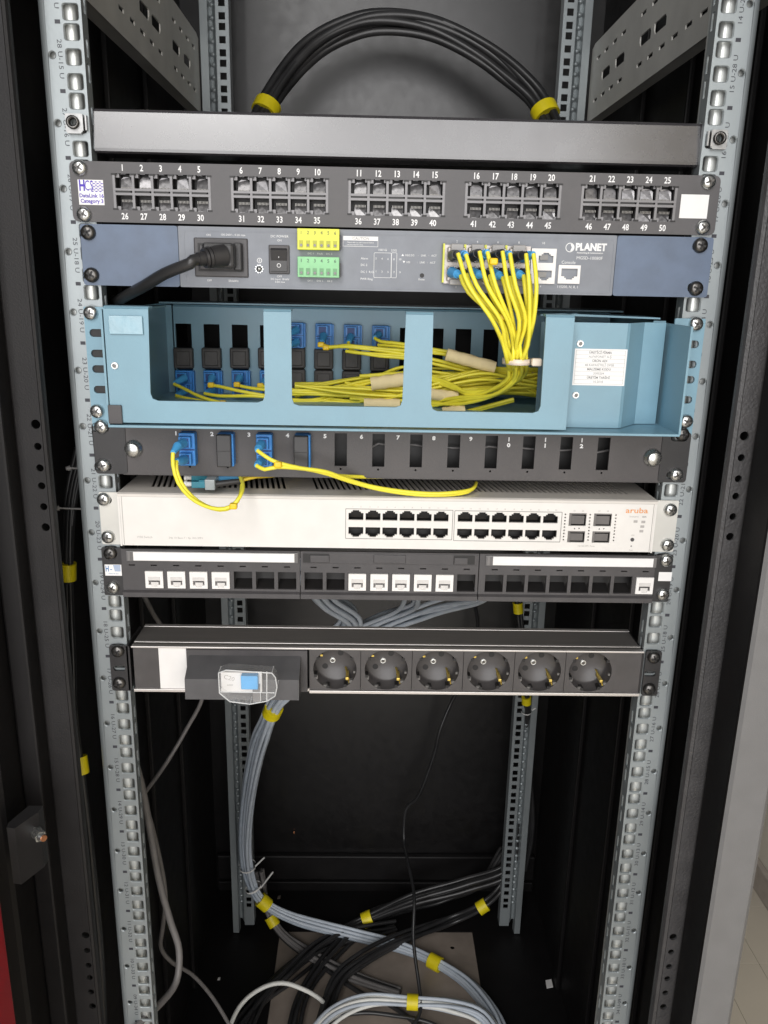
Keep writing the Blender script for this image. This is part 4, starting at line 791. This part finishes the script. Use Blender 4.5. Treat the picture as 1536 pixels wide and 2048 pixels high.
cable('grey_cable', 'grey cable slanting from under the power strip to the left rail', 'cable', [P(285, 1185, 80), P(300, 1215, 110), P(318, 1245, 140), P(380, 1330, 200), P(405, 1390, 220), P(372, 1460, 220), P(330, 1530, 200), P(290, 1585, 160), P(265, 1620, 140)], 2.5, CGR)
# bundle outside the left rail
bundle('cable_bundle', 'black cable bundle running down outside the left front rail', [P(165, 900, 60), P(142, 1000, 55), P(136, 1120, 50), P(138, 1230, 50), P(141, 1330, 40), P(146, 1430, 25), P(160, 1530, 10), P(174, 1640, 0), P(186, 1760, -5), P(197, 1900, -8), P(203, 2070, -10)], 6, 2.6, 5, [CBK], [(138, 1145, 8, TAPE), (160, 1525, 8, TAPE)], 'cable bundles', 1.5, 29)
for px, py, lab in ((140, 936, 'upper small nylon tie head outside the left front rail'), (118, 1016, 'lower small nylon tie head outside the left front rail')):
    q = P(px, py, 40); b = MB(); b.cyl(q, q+Vector((-3, -2, 0)), 2.6, 1.6, 8); b.tube([q, q+Vector((12, 2, -1)), q+Vector((26, 6, -2))], 1.0, 5); tag(b.build('cable_tie', mat('grey_nylon', (.3, .29, .28), .45)), lab, 'cable tie')
# yellow tags on the right rear rail
bundle('cable_bundle', 'black cables tied along the right rear rail with yellow tape', [P(1032, 1120, 575), P(1036, 1215, 578), P(1045, 1300, 578), P(1053, 1400, 578), P(1052, 1480, 610), P(1060, 1650, 612), P(1045, 1740, 612)], 4, 3.4, 5, [CBK], [(1034, 1212, 9, TAPE), (1056, 1402, 7, TAPE)], 'cable bundles', 1.2, 31, ties=[(1053, 1418, NYL, (6, 0, 4))])
q = P(1062, 1645, 640); b = MB(); b.box(q.x-4, q.x+4, q.y-3, q.y, q.z-10, q.z+10, c=1); tag(b.build('tape_flag', TAPE), 'small yellow tape flag on the side panel beyond the right rear rail', 'tape')
# -------------------------------------------------- yellow fibre cords
FR = 1.6
def cord(label, strands, boots=(), clips=(), group='yellow fibre patch cords', wraps=(), r=FR, extra=None):
    t = thing('patch_cable', label, 'fibre cord', strands[0][len(strands[0])//2], group)
    for st_ in strands: b = MB(); b.tube(st_, r, 7, step=6); b.build('cable', YEL, t)
    for p0, p1, r0, r1, mt in boots: b = MB(); b.cyl(p0, p1, r0, r1, 10); b.build('boot', mt, t)
    for c in clips: b = MB(); b.box(c.x-3, c.x+3, c.y-2.6, c.y+2.6, c.z-2.4, c.z+2.4, c=1.2); b.build('clip', YELD, t)
    return t
top_src = [((916, 507), (932, 509)), ((959, 503), (975, 504)), ((1005, 503), (1020, 507)), ((1052, 508), (1067, 508))]
bot_src = [((921, 551), (933, 548)), ((968, 553), (979, 551)), ((1005, 555), (1019, 554)), ((1047, 551), (1058, 552))]
TIE = (1034, 718)
allsrc = [('upper', k, s) for k, s in enumerate(top_src)]+[('lower', k, s) for k, s in enumerate(bot_src)]
rr = random.Random(4)
for row, k, (s0, s1) in allsrc:
    strands = []; boots = []
    for j, (px, py) in enumerate((s0, s1)):
        col = PLB if (j == 0) == (row == 'upper') and not (row == 'lower' and k % 1) else SCB2
        if row == 'lower': col = SCB2 if (j == 0) else PLB
        else: col = PLB if j == 0 else SCB2
        start = P(px, py, -34 if row == 'upper' else -28); src = Vector((CX[k]+(-3.2 if j == 0 else 3.0), -13, -152 if row == 'upper' else -164))
        mid = (src+start)/2+Vector((0, -7, 1.5)); boots.append((src+Vector((0, -2, 0)), src.lerp(start, .55)+Vector((0, -5, 0)), 4.2, 3.2, col)); boots.append((src.lerp(start, .5)+Vector((0, -4.6, 0)), start, 3.0, 2.0, col))
        f = (k*2+j)/7.0; y1 = -34 if row == 'upper' else -24
        if row == 'upper':
            m1 = P(px+14+(7-k*5), 570, -42); m2 = P(988+f*86+rr.uniform(-7, 7), 640, -38+rr.uniform(-5, 5)); m3 = P(1008+f*50+rr.uniform(-6, 6), 690, -26+rr.uniform(-5, 5))
        else:
            m1 = P(px+16-k*4, 585, -34); m2 = P(992+f*72+rr.uniform(-8, 8), 642, -28+rr.uniform(-5, 5)); m3 = P(1010+f*44+rr.uniform(-6, 6), 692, -18+rr.uniform(-4, 4))
        ty = rr.uniform(-14, 2) if row == 'lower' else rr.uniform(-24, -10); tt = P(1015+f*36+rr.uniform(-4, 4), 722, ty)
        lanes = rr.choice((0, 1, 2, 2)); e = []
        if lanes == 0: e = [P(1012+f*26, 760, 8), P(975+f*20, 790, 30), P(920, 800+rr.uniform(-6, 8), 60), P(840, 806+rr.uniform(-6, 6), 80), P(700, 792+rr.uniform(-6, 6), 95)]
        elif lanes == 1: e = [P(1018+f*26, 752, 10), P(990+f*20, 776, 30), P(940, 788+rr.uniform(-6, 4), 55), P(890, 768+rr.uniform(-8, 4), 75), P(820, 748+rr.uniform(-4, 8), 90), P(720, 752, 100)]
        else: e = [P(1020+f*30, 748, 20), P(1000+f*16, 772, 50), P(955, 784+rr.uniform(-5, 8), 80), P(890, 790+rr.uniform(-8, 6), 90), P(760, 792+rr.uniform(-5, 5), 100)]
        strands.append([start, m1, m2, m3, tt]+e)
    clips = []
    if row == 'upper' and k == 1: clips = [P(987, 523, -44)]
    if row == 'lower' and k == 0: clips = [P(1004, 634, -32)]
    if row == 'lower' and k == 2: clips = [P(1035, 668, -26)]
    cord(f'yellow fibre cord plugged into the {ORD[k]} {row} module of the blue grey switch', strands, boots, clips, 'yellow fibre patch cords')
# nylon tie round the cords
b = MB(); q = P(1033, 722, -12); N = 20
ring = [q+Vector((11.2*math.cos(i*2*math.pi/N), 13*math.sin(i*2*math.pi/N), .6*math.cos(i*2*math.pi/N))) for i in range(N+1)]
b.lathe((0, 0, 0), [(.01, 0)], 3) if False else None
vs = []; fs = []
for i in range(N):
    c, s_ = math.cos(i*2*math.pi/N), math.sin(i*2*math.pi/N); vs += [q+Vector((11*c, 14*s_, -2.2)), q+Vector((11*c, 14*s_, 2.2)), q+Vector((9.8*c, 12.8*s_, 2.2)), q+Vector((9.8*c, 12.8*s_, -2.2))]
for i in range(N):
    j = (i+1) % N
    for a in range(4): fs.append((4*i+a, 4*j+a, 4*j+(a+1) % 4, 4*i+(a+1) % 4))
b.add(vs, fs, True); b.box(q.x+9.5, q.x+17, q.y-14, q.y-8, q.z-2.6, q.z+3.4, c=1.2); tag(b.build('cable_tie', PINKT), 'pale nylon cable tie gathering the yellow fibre cords in front of the blue box', 'cable tie')
# cords leaving the adapters inside the blue box
def boot2(px0, py0, px1, py1, Y0=131, Y1=118): return (P(px0, py0, Y0), P(px1, py1, Y1), 3.9, 2.4, SCB2)
def far(py, y=100): return [P(985, py, y), P(1080, py+rr.uniform(-2, 6), y+5), P(1105, py+6, y+30)]
cord('yellow fibre cord from the leftmost lower blue adapter in the pale blue box', [[P(348, 768, 112), P(372, 779, 105), P(400, 793, 95), P(446, 806, 85), P(500, 809, 85), P(560, 805, 92), P(640, 803, 100), P(700, 806, 98), P(790, 812, 98)], [P(352, 791, 112), P(375, 797, 105), P(410, 803, 95), P(446, 809, 85), P(500, 812, 86), P(580, 809, 95), P(660, 816, 98), P(760, 815, 98)]], [boot2(369, 756, 350, 766), boot2(369, 782, 355, 790)], [P(446, 806, 82)])
cord('yellow fibre cord from the second lower blue adapter in the pale blue box', [[P(420, 770, 110), P(440, 773, 104), P(470, 780, 96), P(523, 790, 92), P(590, 800, 95), P(640, 797, 100), P(690, 772, 105), P(760, 758, 100), P(860, 752, 95)]+far(770), [P(409, 787, 112), P(440, 792, 104), P(480, 792, 96), P(523, 793, 92), P(600, 803, 96), P(650, 800, 100), P(700, 776, 105), P(760, 761, 100)]], [boot2(424, 756, 420, 768), boot2(424, 780, 412, 787)], [P(422, 770, 108)])
cord('yellow fibre cord from the third lower blue adapter in the pale blue box', [[P(474, 770, 110), P(500, 776, 104), P(540, 780, 98), P(600, 781, 95), P(680, 780, 96), P(760, 783, 98), P(860, 790, 98)]+far(786)], [boot2(479, 756, 474, 768)], [P(474, 769, 108)])
cord('yellow fibre cord from the lower blue adapter behind the second blue finger', [[P(522, 772, 108), P(545, 776, 100), P(600, 785, 95), P(680, 785, 96), P(760, 788, 98), P(860, 783, 98)]+far(778), [P(522, 790, 112), P(560, 789, 100), P(620, 788, 95), P(700, 792, 97), P(780, 790, 97)]], [boot2(533, 760, 523, 770)], [P(521, 771, 108)])
cord('yellow fibre cord from the upper blue adapter beside the second blue finger', [[P(580, 682, 112), P(566, 705, 110), P(556, 745, 106), P(575, 777, 100), P(640, 781, 99), P(720, 783, 98), P(800, 786, 98)]], [boot2(592, 660, 578, 668), boot2(592, 684, 580, 690)])
cord('yellow fibre cord from the upper blue adapter in the middle window with amber clip', [[P(644, 688, 108), P(660, 694, 104), P(690, 691, 102), P(718, 693, 100), P(770, 698, 98), P(860, 705, 95), P(930, 715, 95)]+far(738), [P(650, 697, 108), P(680, 693, 102), P(720, 696, 100), P(790, 705, 98), P(880, 722, 95)]+far(748)], [boot2(647, 672, 644, 684)], [P(642, 689, 106), P(652, 695, 105)])
cord('yellow fibre cord from the second upper blue adapter in the middle window', [[P(697, 684, 112), P(700, 697, 108), P(712, 704, 104), P(760, 712, 98), P(806, 716, 96), P(880, 730, 95), P(950, 746, 95)]+far(752), [P(692, 702, 106), P(720, 706, 102), P(780, 710, 98), P(860, 716, 95)]], [boot2(701, 674, 698, 684)])
cord('yellow fibre cord from the rightmost upper blue adapter in the middle window', [[P(750, 676, 112), P(762, 683, 106), P(800, 687, 100), P(870, 699, 95), P(940, 712, 92)]+far(735), [P(756, 690, 110), P(790, 692, 104), P(830, 697, 98), P(880, 706, 95)]+far(742)], [boot2(757, 670, 750, 676)])
for i in range(34):
    f = i/33; ya = 738+66*f+rr.uniform(-6, 6); ym = 738+56*((f*7.3) % 1)+rr.uniform(-4, 4); yb = 742+52*((f*4.1) % 1); Y = 118-34*f+rr.uniform(-12, 8); x0 = rr.choice((590, 640, 690, 720, 760)); y0 = 772+rr.uniform(-8, 34)
    pts = [P(x0, y0, Y+12), P((x0+800)/2, (y0+ya)/2+rr.uniform(-8, 8), Y+6), P(805, ya, Y), P(870, (ya+ym)/2, Y-4), P(960, ym, Y-6), P(1030, (ym+yb)/2, Y-5), P(1085, yb, Y-4), P(1112, yb+2, Y+25)]
    cord('yellow fibre cord among those crossing the right window of the pale blue box', [pts], group='fibre cords crossing the right window', r=1.4)
cord('yellow fibre cord with a cut end at the right of the right window', [[P(900, 826, 70), P(935, 822, 66), P(975, 812, 60), P(1028, 798, 55)], [P(900, 829, 72), P(935, 825, 67), P(975, 815, 61), P(1028, 801, 56)]])
def wrap(label, a, b2, Y, R=8.5):
    bm_ = MB(); p0, p1 = P(*a, Y), P(*b2, Y); q = [p0.lerp(p1, i/8) for i in range(9)]; d = (p1-p0).normalized(); up = d.cross(Vector((0, 1, 0))).normalized(); v = []
    for i, c in enumerate(q):
        for k in range(12):
            t = 2*math.pi*k/12; wv = 1+.07*math.sin(i*2.1+k*1.3); v.append(c+up*math.cos(t)*R*wv+Vector((0, 1, 0))*math.sin(t)*R*.75*wv)
    bm_.add(v, [(k*12+i, k*12+(i+1) % 12, (k+1)*12+(i+1) % 12, (k+1)*12+i) for k in range(8) for i in range(12)], True)
    tag(bm_.build('paper_wrap', TAN), label, 'paper wrap', 'tan paper wraps round the fibre cords')
wrap('tan paper wrap near the top of the right window of the pale blue box', (893, 709), (990, 735), 80, 5.4)
wrap('tan paper wrap at the upper right of the middle window of the pale blue box', (742, 768), (812, 758), 84, 6)
wrap('tan paper wrap at the lower right of the middle window of the pale blue box', (728, 807), (800, 808), 80, 4.6)
wrap('tan paper wrap at the left of the right window just above its lower edge', (858, 788), (916, 794), 72, 5)
wrap('tan paper wrap lying on the lower edge of the right window', (885, 826), (930, 820), 62, 5)
wrap('tan paper wrap at the far right end of the right window', (1060, 757), (1092, 763), 100, 6)
# cords on the black panel
A0 = Vector((SX[0]-1, -18, -296.4)); A1 = Vector((SX[0]-1, -18, -309.6))
e0, e1 = P(346, 905, -44), P(353, 922, -40)
cord('yellow fibre cord looping from slot one over the face of the white switch', [[e0, P(346, 930, -46), P(356, 965, -46), P(378, 993, -44), P(405, 1010, -42), P(435, 1018, -38), P(462, 1013, -36), P(480, 993, -34), P(486, 972, -20), P(481, 955, 0), P(476, 946, 20)], [e1, P(353, 940, -44), P(363, 966, -44), P(383, 992, -42), P(410, 1011, -40), P(440, 1020, -36), P(466, 1013, -34), P(481, 990, -30), P(484, 970, -18)]],
     [(A0, A0.lerp(e0, .45)+Vector((0, -5, 1.5)), 3.9, 3.4, SCB2), (A0.lerp(e0, .42)+Vector((0, -5, 1.5)), e0, 3.4, 2.0, SCB2), (A1, A1.lerp(e1, .5)+Vector((0, -4, 0)), 3.9, 3.2, SCB2), (A1.lerp(e1, .48)+Vector((0, -4, 0)), e1, 3.2, 2.0, SCB2)], [P(467, 1012, -38)])
A0 = Vector((SX[2]-1, -18, -296.6)); A1 = Vector((SX[2]-1, -18, -309.8)); e0, e1 = P(515, 901, -36), P(513, 931, -36)
cord('yellow fibre cord running right from slot three across the top of the white switch', [[e0, P(533, 914, -40), P(555, 925, -40), P(600, 936, -36), P(650, 943, -30), P(690, 957, -22), P(740, 972, -14), P(800, 982, -10), P(860, 987, -8), P(910, 985, -6), P(945, 978, 4), P(952, 966, 18)], [e1, P(530, 939, -40), P(555, 934, -40), P(610, 938, -34), P(655, 948, -28), P(700, 963, -20), P(760, 979, -12), P(830, 989, -8), P(890, 990, -6), P(935, 984, 0), P(950, 972, 14)], [P(660, 950, -26), P(700, 953, -10), P(760, 954, 8), P(802, 952, 25)]],
     [(A0, A0.lerp(e0, .5)+Vector((0, -5, 0)), 3.9, 3.2, SCB2), (A0.lerp(e0, .48)+Vector((0, -5, 0)), e0, 3.2, 2.0, SCB2), (A1, A1.lerp(e1, .5)+Vector((0, -5, 0)), 3.9, 3.2, SCB2), (A1.lerp(e1, .48)+Vector((0, -5, 0)), e1, 3.2, 2.0, SCB2)], [P(556, 929, -41)])
lc_ = thing('patch_cable', 'unplugged yellow fibre cord with teal twin connector and white caps resting on the white switch', 'fibre cord', P(410, 965, 10), 'yellow fibre patch cords')
for j, (px, py) in enumerate(((384, 955), (384, 968))):
    y0 = 6-j*14; a = P(px, py, y0); z = a.z; x = a.x
    b = MB(); b.box(x, x+14, y0-3, y0+3, z-2.6, z+2.6, c=.5); b.box(x+6, x+13, y0-2, y0+2, z+2.4, z+3.6); b.build('connector', TEAL, lc_)
    b = MB(); b.cyl((x-5, y0, z), (x+.5, y0, z), 2.1, 1.9, 10); b.cyl((x-6, y0, z), (x-4, y0, z), 2.6, n=10); b.build('dust_cap', NYL, lc_)
    e = P(484+(-2 if j else 0), py-2-(j*4), y0+6); b = MB(); b.cyl((x+17, y0, z), e, 2.7, 2.2, 10); b.build('boot', PLB if j else SCB2, lc_)
    b = MB(); b.tube([e-Vector((1, 0, 0)), P(520, 954-j*2, y0+12), P(560, 950, 30), P(600, 945, 60)], 1.35, 7); b.build('cable', mat('amber_jacket', (.62, .45, .03), .4), lc_)
a = P(384, 962, 0); b = MB(); b.box(a.x+13, a.x+21, -14, 11, a.z-4, a.z+4.6, c=.6); b.build('duplex_clip', mat('grey_clear_clip', (.30, .33, .34), .25), lc_)
# -------------------------------------------------- small litter
for px, py, Zz, mt, lab, nm, cat, sx in ((588, 1665, None, COPPER, 'tiny copper coloured chip stuck to the dark back panel', 'chip', 'chip', 2), (952, 1799, None, NYL, 'tiny white dot on the dark back panel near the right rear rail', 'paper_dot', 'paper scrap', 2.2), (1098, 1968, -1330, LABEL, 'white paper scrap on the cabinet base at the right', 'paper_scrap', 'paper scrap', 6), (438, 1958, -1330, NYL, 'small white crumb on the cabinet base at the left', 'crumb', 'crumb', 2), (558, 1795, -1330, CARD, 'small brown crumb on the base behind the pale blue bundle', 'crumb', 'crumb', 3)):
    q = P(px, py, 698) if Zz is None else PZ(px, py, Zz); b = MB()
    if Zz is None: b.box(q.x-sx*.7, q.x+sx*.7, q.y-1, q.y+2, q.z-sx, q.z+sx, c=.5)
    else: b.prism([(q.x-sx, q.y-sx*1.6), (q.x+sx*.9, q.y-sx*1.2), (q.x+sx, q.y+sx*1.5), (q.x-sx*.8, q.y+sx*1.1)], q.z+.3, q.z+1.2, 'z')
    tag(b.build(nm, mt), lab, cat)
